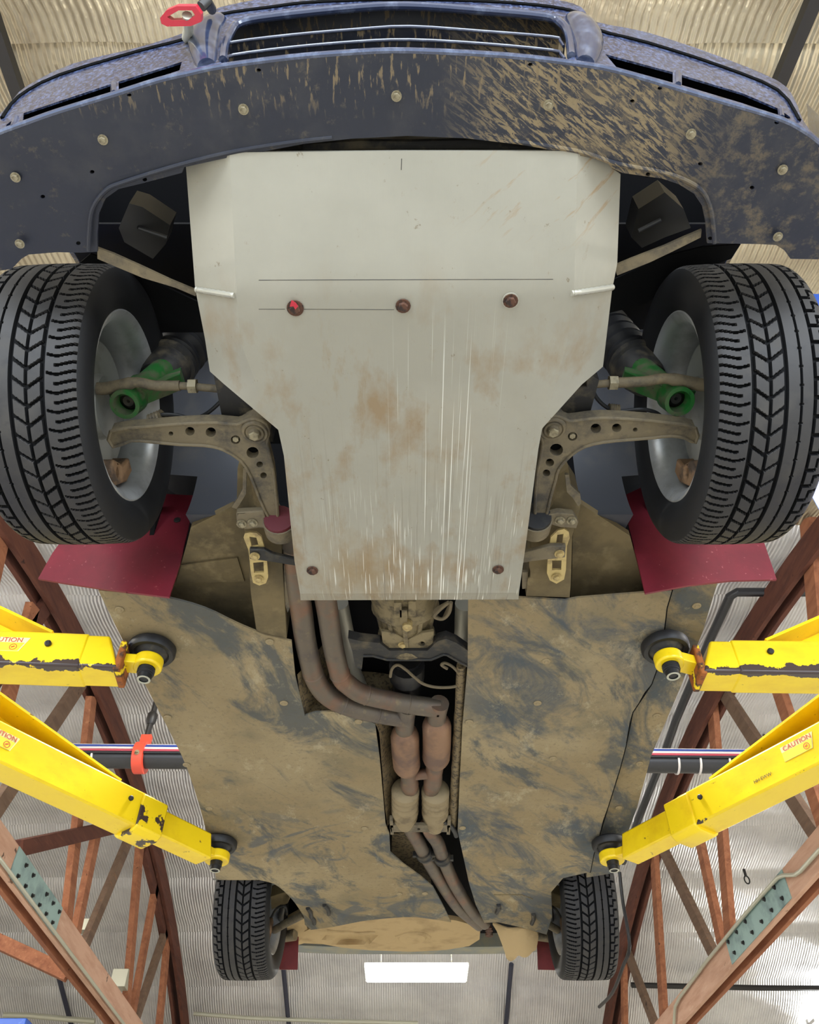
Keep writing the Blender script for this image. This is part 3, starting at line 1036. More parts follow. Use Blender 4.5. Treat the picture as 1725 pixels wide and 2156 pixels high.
def lift_arm(label, pad, tip, piv, front, sides):
    """pad (x, y): screw axis; tip, piv: axis ends of the arm at mid height; local x runs from the tip to the pivot, -y faces the front"""
    zt = 1.385
    tip, piv = Vector((tip[0], tip[1], zt)), Vector((piv[0], piv[1], zt))
    u = (piv - tip).normalized()
    ln = (piv - tip).length
    root = bpy.data.objects.new('lift_arm', None)
    COL.objects.link(root)
    root.empty_display_size = 0.1
    tag(root, label, 'lift arm', 'yellow lift arms')
    root.location = tip
    flip = -1 if u.x < 0 else 1
    root.rotation_euler = (0, 0, atan2(u.y, u.x))
    # the camera side of the arm is local +y for arms running to -x, local -y otherwise; build with sy
    sy = flip

    def bld(mb, name, m, bevel=0.0, label=None, par=root):
        me = mb.mesh(name, m, 35)
        o = bpy.data.objects.new(name, me)
        COL.objects.link(o)
        o.parent = par
        if label:
            o['label'] = label
        if bevel:
            md = o.modifiers.new('bevel', 'BEVEL')
            md.width = bevel
            md.segments = 2
            md.limit_method = 'ANGLE'
        # the chip pattern sits on the camera-side ridge: turn the sheet over for arms on the left
        if sy < 0 and par is root:
            o.rotation_euler = (0, 0, 0)
        return o

    def tubebox(x0, x1, w, h, ch0=0.0, zc=0.0, ch1=0.0):
        mb = MB()
        vs = []
        for (x, c) in ((x0, ch0), (x1, ch1)):
            for (yy, zz) in ((-w, -h), (w, -h), (w, h), (-w, h)):
                xx = x + (c if zz > 0 else 0)
                vs.append((xx, yy * 1.0, zc + zz))
        mb.add(vs, [(3, 2, 1, 0), (4, 5, 6, 7), (0, 1, 5, 4), (1, 2, 6, 5), (2, 3, 7, 6), (3, 0, 4, 7)])
        return mb
    if front:
        w, h = 0.05, 0.055
        bld(tubebox(0.10, ln, w, h), 'outer_tube', sides, 0.006)
        bld(tubebox(0.0, 0.135, w * 0.95, h * 0.95, ch0=0.045), 'inner_tube', sides, 0.006)
        mb = tubebox(-0.006, 0.012, w * 0.9, h * 0.88, ch0=0.0, zc=-0.008)
        bld(mb, 'end_plate', M['rustedge'], 0.004, 'rusty end plate')
        mb = MB()
        ys = -sy * (w + 0.001)
        mb.lathe((0.20, ys, 0.012), (0, -sy, 0), [(0, 0.009), (0.007, 0.009), (0.01, 0.005)], 10)
        bld(mb, 'stud', M['blackbolt'])
        g0, g1, gh = 0.215, ln, 0.26
    else:
        w, h = 0.055, 0.062
        ji = 0.30
        bld(tubebox(ji, ln, w, h), 'outer_tube', sides, 0.007)
        bld(tubebox(0.0, ji + 0.05, 0.042, 0.045, ch0=0.02), 'inner_tube', M['yellow'], 0.006)
        mb = MB()
        mb.add([(x, yy, zz) for x in (ji - 0.055, ji + 0.055) for (yy, zz) in
                ((-w * 1.12, -h * 1.0), (-w * 0.7, -h * 1.25), (w * 0.7, -h * 1.25), (w * 1.12, -h * 1.0), (w * 1.12, h * 0.9), (-w * 1.12, h * 0.9))],
               [tuple(range(6))[::-1], tuple(range(6, 12))] + [(i, (i + 1) % 6, 6 + (i + 1) % 6, 6 + i) for i in range(6)])
        bld(mb, 'collar', M['chip_collar'] if sy < 0 else M['yellow'], 0.006)
        mb = MB()
        mb.lathe((ji + 0.10, -sy * (w + 0.001), 0.018), (0, -sy, 0), [(0, 0.009), (0.006, 0.009), (0.009, 0.005)], 10)
        bld(mb, 'stud', M['blackbolt'])
        g0, g1, gh = ji + 0.16, ln, 0.115
    # gusset standing on the far top edge of the arm, with a flange
    mb = MB()
    far = sy * (w - 0.006)
    y0, y1 = sorted((far - 0.005, far + 0.005))
    vs = [(g0, y0, h), (g1, y0, h), (g1, y0, h + gh), (g0, y1, h), (g1, y1, h), (g1, y1, h + gh)]
    mb.add(vs, [(0, 1, 2), (5, 4, 3), (0, 3, 4, 1), (1, 4, 5, 2), (2, 5, 3, 0)])
    bld(mb, 'gusset', M['yellow'])
    mb = MB()
    mb.beam((g0 - 0.01, 0, h + 0.004), (g1, 0, h + gh + 0.004), 2 * w * 0.92, 0.008)
    bld(mb, 'gusset_flange', M['yellow'])
    # eye, screw and pad (upright, so given in the arm's own frame)
    inv = Matrix.Translation(tip) @ Matrix.Rotation(atan2(u.y, u.x), 4, 'Z')
    inv = inv.inverted()
    pp = inv @ Vector((pad[0], pad[1], zt))
    R_ = 0.04 if front else 0.046
    mb = MB()
    mb.lathe((pp.x, pp.y, -0.018 if front else -0.022), (0, 0, 1), [(0, 0.023), (0, R_ - 0.003), (0.004, R_), (0.03, R_), (0.034, R_ - 0.003), (0.034, 0.023)], 28, cap=False)
    hw = 0.026
    n_ = MB()
    mb.beam((pp.x + R_ * 0.55, pp.y, -0.003 if front else -0.006), (0.012, 0, -0.003 if front else -0.006), 2 * hw, 0.028)
    bld(mb, 'eye', M['yellow'], 0.002)
    mb = MB()
    mb.lathe((pp.x, pp.y, -0.052), (0, 0, 1), [(0, 0.014), (-0.002, 0.019), (0.012, 0.0195), (0.013, 0.022), (0.045, 0.022), (0.05, 0.018), (0.055, 0.018)], 20)
    if front:
        for i in range(3):
            mb.lathe((pp.x, pp.y, -0.036 + i * 0.005), (0, 0, 1), [(0, 0.0205), (0.0025, 0.024), (0.005, 0.0205)], 20)
    bld(mb, 'screw', M['padrubber'])
    mb = MB()
    mb.lathe((pp.x, pp.y, -0.054), (0, 0, 1), [(0, 0.013), (-0.001, 0.013), (-0.001, 0.0185), (0, 0.0185)], 20, cap=False)
    bld(mb, 'screw_rim', M['conduit'])
    mb = MB()
    mb.lathe((pp.x, pp.y, 0.003), (0, 0, 1), [(0, 0.022), (0.01, 0.022), (0.026, 0.04), (0.034, 0.05), (0.036, 0.03)], 24)
    bld(mb, 'pad_cup', M['darkmetal'])
    mb = MB()
    mb.lathe((pp.x, pp.y, 0.034), (0, 0, 1), [(0, 0.046), (-0.005, 0.05), (-0.005, 0.061), (0.003, 0.066), (0.019, 0.066), (0.025, 0.06)], 32)
    pad_o = bld(mb, 'rubber_pad', M['padrubber'])
    return root, ln, sy, w, h


def pxz(x, y):
    p = aZ(x, y, 1.385)
    return (p.x, p.y)


PADFL = (-0.722, 1.842)
PADFR = aZ(1411, 1398, 1.372)[:2]
PADRL = aZ(457, 1808, 1.375)[:2]
PADRR = aZ(1289, 1808, 1.375)[:2]
fl = lift_arm('yellow front left lift arm with caution label and chipped ridge', PADFL, (-0.785, 1.835), (-1.54, 1.79), True, M['chip_front_left'])
fr = lift_arm('yellow front right lift arm with rusty end and chipped ridge', PADFR, (pxz(1462, 1402)[0], pxz(1462, 1402)[1]), (1.54, 1.87), True, M['chip_front_right'])
t0 = pxz(434, 1790)
q0 = pxz(0, 1582)
dv = (Vector(q0) - Vector(t0)).normalized()
rl = lift_arm('yellow rear left lift arm with dark chipped collar', PADRL, t0, tuple(Vector(t0) + dv * 1.18), False, M['chip_rear_left'])
t1 = pxz(1322, 1790)
q1 = pxz(1725, 1585)
dv = (Vector(q1) - Vector(t1)).normalized()
rr = lift_arm('yellow rear right lift arm with faint black lettering', PADRR, t1, tuple(Vector(t1) + dv * 1.18), False, M['chip_rear_right'])


def face_matrix(ln_pos, sy, w, z):
    # text plane on the camera-side face of the arm: normal (0, -sy, 0); text runs to the viewer's right
    if sy < 0:      # left arms: local x points to the viewer's left, face normal +y
        R_ = Matrix(((-1, 0, 0), (0, 0, 1), (0, 1, 0))).to_4x4()
    else:
        R_ = Matrix(((1, 0, 0), (0, 0, -1), (0, 1, 0))).to_4x4()
    return Matrix.Translation((ln_pos, -sy * (w + 0.0012), z)) @ R_


def sticker(arm, pos, z, txt, size, wd, hg):
    root, ln, sy, w, h = arm
    mx = face_matrix(pos, sy, w, z)
    mb = MB()
    P = [(-wd / 2, -hg / 2), (wd * 0.36, -hg / 2), (wd / 2, hg / 2), (-wd / 2, hg / 2)]
    mb.plate(P, [], lambda a, b_: mx @ Vector((a, b_, -0.0008)), 0.0004, 1, off=mx.to_3x3() @ Vector((0, 0, 1)))
    me = mb.mesh('caution_label', M['sticker'])
    o = bpy.data.objects.new('caution_label', me)
    COL.objects.link(o)
    o.parent = root
    mb = MB()
    P = [(-wd / 2, -hg / 2 + 0.001), (wd * 0.34, -hg / 2 + 0.001), (wd * 0.42, hg * 0.12), (-wd / 2, hg * 0.12)]
    mb.plate(P, [], lambda a, b_: mx @ Vector((a, b_, -0.0002)), 0.0003, 1, off=mx.to_3x3() @ Vector((0, 0, 1)))
    o2 = bpy.data.objects.new('label_field', mb.mesh('label_field', M['sticker_y']))
    COL.objects.link(o2)
    o2.parent = o
    stick_text(txt, size, M['redink'], 'lettering', o, mx @ Matrix.Translation((0, hg * 0.30, 0.0004)))
    mb = MB()
    c = (wd * 0.22, -hg * 0.2)
    mb.plate(circ(c[0], c[1], hg * 0.22), [circ(c[0], c[1], hg * 0.18)], lambda a, b_: mx @ Vector((a, b_, 0.0006)), 0.0003, 1, off=mx.to_3x3() @ Vector((0, 0, 1)))
    mb.plate([(c[0] - hg * .1, c[1] - hg * .07), (c[0] + hg * .1, c[1] + hg * .02), (c[0] + hg * .06, c[1] + hg * .09), (c[0] - hg * .12, c[1] + hg * .0)], [],
             lambda a, b_: mx @ Vector((a, b_, 0.0006)), 0.0003, 1, off=mx.to_3x3() @ Vector((0, 0, 1)))
    o3 = bpy.data.objects.new('emblem', mb.mesh('emblem', M['redink']))
    COL.objects.link(o3)
    o3.parent = o


sticker(fl, 0.318, 0.008, 'CAUTION', 0.021, 0.13, 0.046)
sticker(rl, 0.90, 0.008, 'CAUTION', 0.023, 0.12, 0.05)
sticker(rr, 0.795, 0.016, 'CAUTION', 0.023, 0.12, 0.05)
stick_text('HH·EWW·', 0.016, M['blackink'], 'stencil_lettering', rr[0], face_matrix(0.645, rr[2], rr[3], -0.022))

# ================================================================== THE CAR
CARZ = 1.22
car = thing('car', 'dark blue car raised on the lift, underside with pale skid plate and red mud flaps', 'car', (0.0, 2.4, CARZ))


def part(mb, name, mk, label=None, bevel=0, parent=None, ang=35):
    return mb.build(name, M[mk], parent or car, ang, bevel, None, label)


# ---- front bumper ------------------------------------------------
LIP = [(-60, 310), (-25, 293), (0, 280), (60, 258), (125, 235), (240, 200), (335, 170), (400, 155), (467, 141), (613, 122), (752, 111), (863, 108),
       (1063, 118), (1213, 135), (1298, 150), (1413, 183), (1513, 213), (1638, 250), (1690, 276), (1723, 300), (1745, 318), (1770, 340)]
OUT = [(-60, 275), (-25, 258), (0, 240), (25, 212), (55, 182), (150, 135), (290, 100), (385, 70), (422, 50), (453, 20), (495, 8), (564, -4), (700, -14), (863, -18), (1040, -14),
       (1163, -2), (1223, 14), (1253, 45), (1363, 68), (1513, 118), (1638, 170), (1673, 208), (1690, 250), (1712, 280), (1745, 305), (1770, 325)]
SEAM = [(5, 250), (40, 205), (125, 160), (290, 110), (394, 83), (418, 64), (453, 37), (495, 27), (578, 16), (640, 8), (740, 3), (863, 1), (1000, 4), (1100, 10), (1183, 20), (1228, 35), (1258, 65),
        (1363, 92), (1513, 140), (1638, 192), (1683, 255)]
ZOUT = [(-60, 1.5), (60, 1.55), (385, 1.60), (440, 1.66), (600, 1.70), (1100, 1.70), (1230, 1.67), (1270, 1.60), (1640, 1.55), (1770, 1.5)]
ZL = 1.40


def bump_map(x, y):
    return aZ(x, y, ZL + 0.00235 * (interp(LIP, x) - y))


GRI = cr([(469, 134), (474, 100), (485, 72), (505, 50), (578, 36), (752, 18), (863, 14), (1013, 24), (1150, 37), (1183, 52), (1197, 75), (1203, 122),
          (1150, 124), (1063, 114), (863, 104), (752, 107), (613, 118)], 3, True)
SLL1 = [(383, 130), (250, 172), (250, 190), (378, 148)]
SLL2 = [(233, 177), (50, 238), (48, 256), (233, 197)]
SLL3 = [(36, 246), (14, 262), (10, 272), (30, 265)]
SLR1 = [(1275, 114), (1417, 152), (1417, 174), (1298, 141)]
SLR2 = [(1436, 158), (1563, 196), (1638, 228), (1640, 243), (1563, 217), (1436, 179)]
SLR3 = [(1650, 236), (1664, 246), (1664, 258), (1652, 250)]
FA = [(p.x, p.y) for p in cr(OUT, 3)] + [(p[0], p[1] - 1) for p in reversed(LIP)]
b = MB()
b.plate(FA, [[(p.x, p.y) for p in GRI], SLL1, SLL2, SLL3, SLR1, SLR2, SLR3], bump_map, 0.003, 16, off=(0, 1, 0.0))
bumper = part(b, 'front_bumper', 'paint', 'dark blue front bumper with mud specks', ang=50)
# rolled lip along the leading edge, and a rolled rim round the grille opening
b = MB()
b.tube([aZ(p.x, p.y, ZL + 0.005) for p in cr(LIP, 3)], 0.0055, 10)
ring = [bump_map(p.x, p.y) + Vector((0, -0.001, 0)) for p in cr([(470, 128), (474, 100), (485, 72), (505, 50), (578, 36), (752, 18), (863, 14), (1013, 24), (1150, 37), (1183, 52), (1197, 75), (1203, 120)], 4)]
b.tube(ring, 0.007, 10)
# ribs between the side slots
for (x0, y0, x1, y1) in ((240, 176, 241, 196), (34, 248, 28, 268), (1427, 154, 1428, 178), (1644, 232, 1646, 248)):
    b.tube([bump_map(x0, y0) + Vector((0, 0, 0)), bump_map(x1, y1) + Vector((0, 0, 0))], 0.005, 8)
part(b, 'rolled_edge', 'gloss', parent=bumper)
b = MB()
b.tube([bump_map(p.x, p.y) + Vector((0, -0.001, 0)) for p in cr(SEAM, 3)], 0.0035, 6)
part(b, 'trim_seam', 'hole', parent=bumper)
# swelling jambs beside the grille
for jx in ([(436, 136), (430, 100), (438, 66), (462, 38)], [(1232, 130), (1238, 95), (1225, 60), (1205, 36)]):
    b = MB()
    P = cr([bump_map(x, y) + Vector((0, 0.006, 0)) for x, y in jx], 4)
    b.tube(P, [0.016 + 0.013 * sin(pi * i / (len(P) - 1)) for i in range(len(P))], 18)
    part(b, 'grille_jamb', 'gloss', parent=bumper)
# slats: shelves whose bright front edge is seen from below
for (edge, Z) in (([(474, 104), (480, 92), (491, 83), (613, 68), (752, 56), (863, 50), (1013, 60), (1163, 72), (1180, 80), (1188, 92)], 1.545),
                  ([(470, 134), (478, 120), (491, 110), (613, 94), (752, 82), (863, 78), (1013, 86), (1163, 100), (1182, 108), (1190, 118)], 1.475)):
    b = MB()
    E = [bump_map(p.x, p.y) + Vector((0, 0.004, 0)) for p in cr(edge, 3)]
    n = len(E)
    vs = [e for e in E] + [e + Vector((0, 0.09, 0.012)) for e in E] + [e + Vector((0, 0.09, 0.016)) for e in E] + [e + Vector((0, 0, 0.004)) for e in E]
    fs = []
    for i in range(n - 1):
        for q in range(4):
            fs.append((q * n + i, q * n + i + 1, ((q + 1) % 4) * n + i + 1, ((q + 1) % 4) * n + i))
    b.add(vs, fs)
    sl = part(b, 'grille_slat', 'under', parent=bumper)
    b = MB()
    b.tube(E, 0.0025, 8)
    part(b, 'slat_edge', 'gloss', parent=bumper)
b = MB()
E0 = [bump_map(x, interp(LIP, x) - 2) for x in range(440, 1240, 40)]
E1 = [bump_map(x, interp(OUT, x) + 18) for x in range(440, 1240, 40)]
n = len(E0)
vs = [p + Vector((0, 0.095, 0)) for p in E0] + [p + Vector((0, 0.095, 0)) for p in E1] + [p + Vector((0, 0.012, 0.02)) for p in E1]
b.add(vs, [(i, i + 1, n + i + 1, n + i) for i in range(n - 1)] + [(n + i, n + i + 1, 2 * n + i + 1, 2 * n + i) for i in range(n - 1)])
part(b, 'grille_recess', 'under', parent=bumper)
for slot in ((SLL1, SLL2, SLL3), (SLR1, SLR2, SLR3)):
    b = MB()
    xs = sorted([p[0] for s_ in slot for p in s_])
    xr = [lerp(xs[0] - 6, xs[-1] + 6, i / 20) for i in range(21)]
    vs = [bump_map(x, interp(LIP, x) - 3) + Vector((0, 0.10, 0)) for x in xr] + [bump_map(x, lerp(interp(LIP, x), interp(OUT, x), 0.75)) + Vector((0, 0.10, 0)) for x in xr] \
        + [bump_map(x, lerp(interp(LIP, x), interp(OUT, x), 0.75)) + Vector((0, 0.014, 0)) for x in xr]
    n = len(xr)
    b.add(vs, [(i, i + 1, n + i + 1, n + i) for i in range(n - 1)] + [(n + i, n + i + 1, 2 * n + i + 1, 2 * n + i) for i in range(n - 1)])
    part(b, 'slot_recess', 'blackdeep', parent=bumper)

# ---- flat splash panel under the bumper
SP_IN_R = [(1745, 545), (1722, 546), (1665, 545), (1652, 527), (1635, 516), (1600, 514), (1490, 512), (1487, 470), (1480, 435), (1462, 408), (1430, 388), (1395, 376), (1310, 364), (1286, 352),
           (1278, 340), (1215, 326), (1100, 305), (980, 291), (860, 286), (740, 292), (640, 303), (560, 318), (480, 332), (388, 352), (383, 364), (300, 386),
           (250, 398), (222, 418), (208, 450), (205, 490), (205, 530), (170, 532), (120, 531), (60, 536), (45, 545), (25, 566), (0, 570), (-25, 568), (-45, 540)]
SP = [(p.x, p.y + 1) for p in cr([q for q in LIP if -40 < q[0] < 1745], 2)] + SP_IN_R
PH = [(272, 200), (545, 148), (194, 362), (90, 414), (305, 378), (165, 512), (1117, 136), (1390, 186), (1636, 258), (1475, 345), (1584, 395), (1365, 367), (1496, 502), (1332, 213)]
b = MB()
b.plate(SP, [circ(x, y, 5, 4, 10) for x, y in PH], lambda x, y: aZ(x, y, ZL + 0.0004 * max(0, y - 300) * 0.12), 0.006, 30)
ridge = [(187, 528), (188, 490), (195, 440), (222, 402), (260, 384), (380, 347), (500, 318), (620, 299), (700, 290)]
for side in (ridge, [(1505, 512), (1502, 470), (1494, 430), (1476, 400), (1440, 378), (1390, 362), (1300, 345), (1215, 318), (1080, 297)]):
    b.tube([aZ(p.x, p.y, ZL + 0.001) for p in cr(side, 4)], 0.004, 8)
splash = part(b, 'splash_panel', 'under', 'flat navy panel under the bumper, mud-scraped on its right half')
SB = bolt_mesh('bolt', 0.0058, 0.006, M['bolt'])
for (x, y) in ((513, 230), (835, 202), (1155, 221), (217, 294), (33, 373), (1455, 282), (1648, 357), (42, 513), (1638, 498)):
    put('bolt', SB, aZ(x, y, ZL), splash, (0, 0, random.random()))
b = MB()
for (x, y) in PH:
    p = aZ(x, y, ZL + 0.012)
    b.lathe(p, (0, 0, 1), [(0, 0.006), (0.002, 0.006)], 8)
part(b, 'hole_backing', 'hole', parent=splash)
for pts in ([(1750, 322), (1754, 400), (1750, 470), (1745, 545)], [(-62, 312), (-60, 400), (-52, 470), (-45, 540)]):
    b = MB()
    E = [aZ(p.x, p.y, ZL + 0.008) for p in cr(pts, 4)]
    n = len(E)
    sd_ = 0.07 if E[0].x > 0 else -0.07
    vs = E + [p + Vector((sd_ * 0.7, 0, 0.12)) for p in E] + [p + Vector((sd_, 0.01, 0.30)) for p in E]
    b.add(vs, [(q * n + i, q * n + i + 1, (q + 1) * n + i + 1, (q + 1) * n + i) for q in range(2) for i in range(n - 1)])
    part(b, 'bumper_side', 'paint', parent=bumper)

# ---- tow hook
b = MB()
hx = [(337, 38), (350, 22), (372, 13), (412, 13), (424, 30), (424, 46), (402, 55), (352, 56), (340, 50)]
hi_ = [(352, 36), (376, 22), (404, 22), (411, 33), (396, 42), (362, 43)]
b.plate(hx, [hi_], lambda x, y: aZ(x, y, 1.47), 0.016, 8)
tow = part(b, 'tow_hook', 'redpaint', 'red tow ring on the bumper', bevel=0.002)
b = MB()
b.tube([aZ(394, 32, 1.475), aZ(397, 62, 1.49), aZ(393, 80, 1.56)], 0.008, 12)
part(b, 'shaft', 'conduit', parent=tow)
b = MB()
b.tube([aZ(424, 14, 1.49), aZ(436, 2, 1.50), aZ(446, 20, 1.6)], 0.008, 10)
part(b, 'strap_end', 'blackbar', parent=tow)

# ---- skid plate
SK_OUT = [(391, 342), (483, 322), (850, 318), (1213, 318), (1280, 333), (1288, 354), (1307, 367), (1300, 555), (1289, 612), (1270, 772), (1225, 810), (1142, 902), (1134, 945), (1107, 1150), (1092, 1262),
          (862, 1263), (632, 1264), (620, 1180), (598, 960), (586, 905), (471, 808), (442, 782), (432, 715), (411, 607)]
FL = [(320, 484), (620, 498), (720, 507), (880, 565)]
FR = [(318, 1217), (610, 1209), (720, 1195), (880, 1150)]


def skid_z(x, y):
    z = interp([(318, 1.400), (612, 1.352), (1246, 1.352), (1249, 1.353), (1264, 1.368)], y)
    fl_, fr_ = interp(FL, y), interp(FR, y)
    if y < 890:
        k = 0.00052 * min(1, (890 - y) / 120)
        if x < fl_:
            z += (fl_ - x) * k
        if x > fr_:
            z += (x - fr_) * k
    return z


def skid_map(x, y):
    return aZ(x, y, skid_z(x, y))


b = MB()
# fold lines put in as extra outline detail: split in three sheets that share their edges
foldl = [(x, y) for y, x in FL]
foldr = [(x, y) for y, x in FR]
mid = [(484, 321), (850, 318), (1217, 318)] + foldr[1:] + [(1142, 902), (1134, 945), (1107, 1150), (1093, 1248), (632, 1250), (620, 1180), (598, 960), (586, 905)] + foldl[:0:-1]
b.plate(mid, [], skid_map, 0.005, 30)
b.plate([(391, 342), (484, 321)] + foldl[1:] + [(586, 905), (471, 808), (442, 782), (432, 715), (411, 607)], [], skid_map, 0.005, 30)
b.plate([(1217, 318), (1280, 333), (1288, 354), (1307, 367), (1300, 555), (1289, 612), (1270, 772), (1225, 810), (1142, 902)] + foldr[:0:-1], [], skid_map, 0.005, 30)
b.plate([(632, 1250), (1093, 1248), (1092, 1262), (633, 1264)], [], skid_map, 0.005, 30)
skid = part(b, 'skid_plate', 'skid', 'pale aluminium skid plate, scratched and dirt-stained', ang=12)
for pts in ([(413, 609), (445, 614), (494, 622)], [(1203, 617), (1240, 612), (1291, 604)]):
    b = MB()
    P = cr([skid_map(x, y) + Vector((0, 0, -0.001)) for x, y in pts], 10)
    b.tube(P, [0.0052 + 0.001 * (i % 2) for i in range(len(P))], 10)
    part(b, 'weld_bead', 'alu', parent=skid)
RB = bolt_mesh('bolt', 0.0095, 0.009, M['rust'])
WB = MB()
WB.lathe((0, 0, 0), (0, 0, -1), [(0, 0.0155), (0.003, 0.0155), (0.003, 0.010)], 20)
wme = WB.mesh('washer', M['rust'])
wme2 = WB.mesh('washer', M['alu'])
for (x, y, big) in ((622, 648, 1), (849, 643, 0), (1075, 632, 2), (658, 1200, 0), (1049, 1198, 0)):
    p = skid_map(x, y)
    bo = put('bolt', RB, p + Vector((0, 0, -0.001)), skid, (0, 0, random.random()))
    if big:
        put('washer', wme if big == 1 else wme2, p, skid)
b = MB()
p = skid_map(621, 640)
b.plate([(614, 632), (623, 638), (628, 645), (622, 652), (618, 645), (610, 646)], [], lambda x, y: aZ(x, y, skid_z(x, y) - 0.0105), 0.001, 5)
part(b, 'paint_mark', 'redpaint', 'dab of red paint on the left bolt', parent=skid)
b = MB()
for (x0_, y0_), (x1_, y1_) in ([(846, 334), (845, 358)], [(545, 590), (1165, 588)], [(545, 651), (600, 651)], [(640, 651), (830, 652)]):
    b.tube([skid_map(lerp(x0_, x1_, q / 6), lerp(y0_, y1_, q / 6)) + Vector((0, 0, 0.0004)) for q in range(7)], 0.0008, 6)
part(b, 'scribe_line', 'darkmetal', parent=skid)

# ---- engine bay blockers: dark body shell above everything
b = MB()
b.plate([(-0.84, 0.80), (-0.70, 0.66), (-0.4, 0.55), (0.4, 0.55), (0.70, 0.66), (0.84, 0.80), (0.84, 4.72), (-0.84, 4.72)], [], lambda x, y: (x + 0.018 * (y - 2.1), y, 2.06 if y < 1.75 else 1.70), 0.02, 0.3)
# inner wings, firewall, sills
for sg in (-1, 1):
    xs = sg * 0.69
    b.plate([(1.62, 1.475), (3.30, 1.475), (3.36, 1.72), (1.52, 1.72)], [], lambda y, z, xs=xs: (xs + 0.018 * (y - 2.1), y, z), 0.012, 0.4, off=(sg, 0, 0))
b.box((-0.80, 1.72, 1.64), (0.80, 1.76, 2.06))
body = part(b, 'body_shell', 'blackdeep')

# front fenders with wheel arch openings, wheel liners
YAW = -0.0178
HFY, HRY, HZ = 1.085, 3.785, 1.532
HUB = {'fl': Vector((-0.735, HFY, HZ)), 'fr': Vector((0.700, HFY, HZ)), 'rl': Vector((-0.700, HRY, HZ)), 'rr': Vector((0.759, HRY, HZ))}
for key, sg in (('fl', -1), ('fr', 1), ('rl', -1), ('rr', 1)):
    h = HUB[key]
    fr_ = key[0] == 'f'
    Ra = 0.362
    b = MB()
    zc = h.z + 0.10
    arc = [(h.y + Ra * cos(t), zc + Ra * sin(t)) for t in [radians(lerp(-8, 188, i / 24)) for i in range(25)]]
    xo = h.x + sg * 0.105
    if fr_:
        outl = [(h.y + 0.50, zc - 0.02)] + arc + [(h.y - 0.375, zc + 0.05), (h.y - 0.375, zc + 0.42), (h.y + 0.50, zc + 0.42)]
    else:
        outl = [(h.y + 0.80, zc - 0.02)] + arc + [(h.y - 0.46, zc - 0.06), (h.y - 0.46, zc + 0.42), (h.y + 0.80, zc + 0.42)]
    b.plate(outl, [], lambda y, z: (xo, y, z), 0.01, 0.1, off=(sg, 0, 0))
    part(b, 'fender', 'paint')
    b = MB()
    n = 26
    xi = sg * 0.45 if fr_ else h.x - sg * 0.20
    vs = []
    a_lo, a_hi = (-14, 80) if fr_ else (-5, 176)
    if fr_:
        f_ = MB()
        gv = []
        for i in range(n + 1):
            t = radians(lerp(80, 165, i / n))
            for xx in (xi, xo - sg * 0.005):
                gv.append((xx, h.y + (Ra - 0.006) * cos(t), zc + (Ra - 0.006) * sin(t)))
        f_.add(gv, [(2 * i, 2 * i + 1, 2 * i + 3, 2 * i + 2) for i in range(n)])
        part(f_, 'wheel_arch_liner', 'blackdeep')
    if fr_:        # the liner's tail runs on straight below the arch
        vs += [(xi, h.y + 0.47, zc - 0.035), (sg * 0.575, h.y + 0.47, zc - 0.035)]
    for i in range(n + 1):
        t = radians(lerp(a_lo, a_hi, i / n))
        for xx in (xi, sg * 0.575 if fr_ and t < radians(14) else xo - sg * 0.005):
            vs.append((xx, h.y + (Ra - 0.006) * cos(t), zc + (Ra - 0.006) * sin(t)))
    b.add(vs, [(2 * i, 2 * i + 1, 2 * i + 3, 2 * i + 2) for i in range(len(vs) // 2 - 1)])
    part(b, 'wheel_arch_liner', 'liner' if fr_ else 'blackdeep')

# ---- wheels
import array


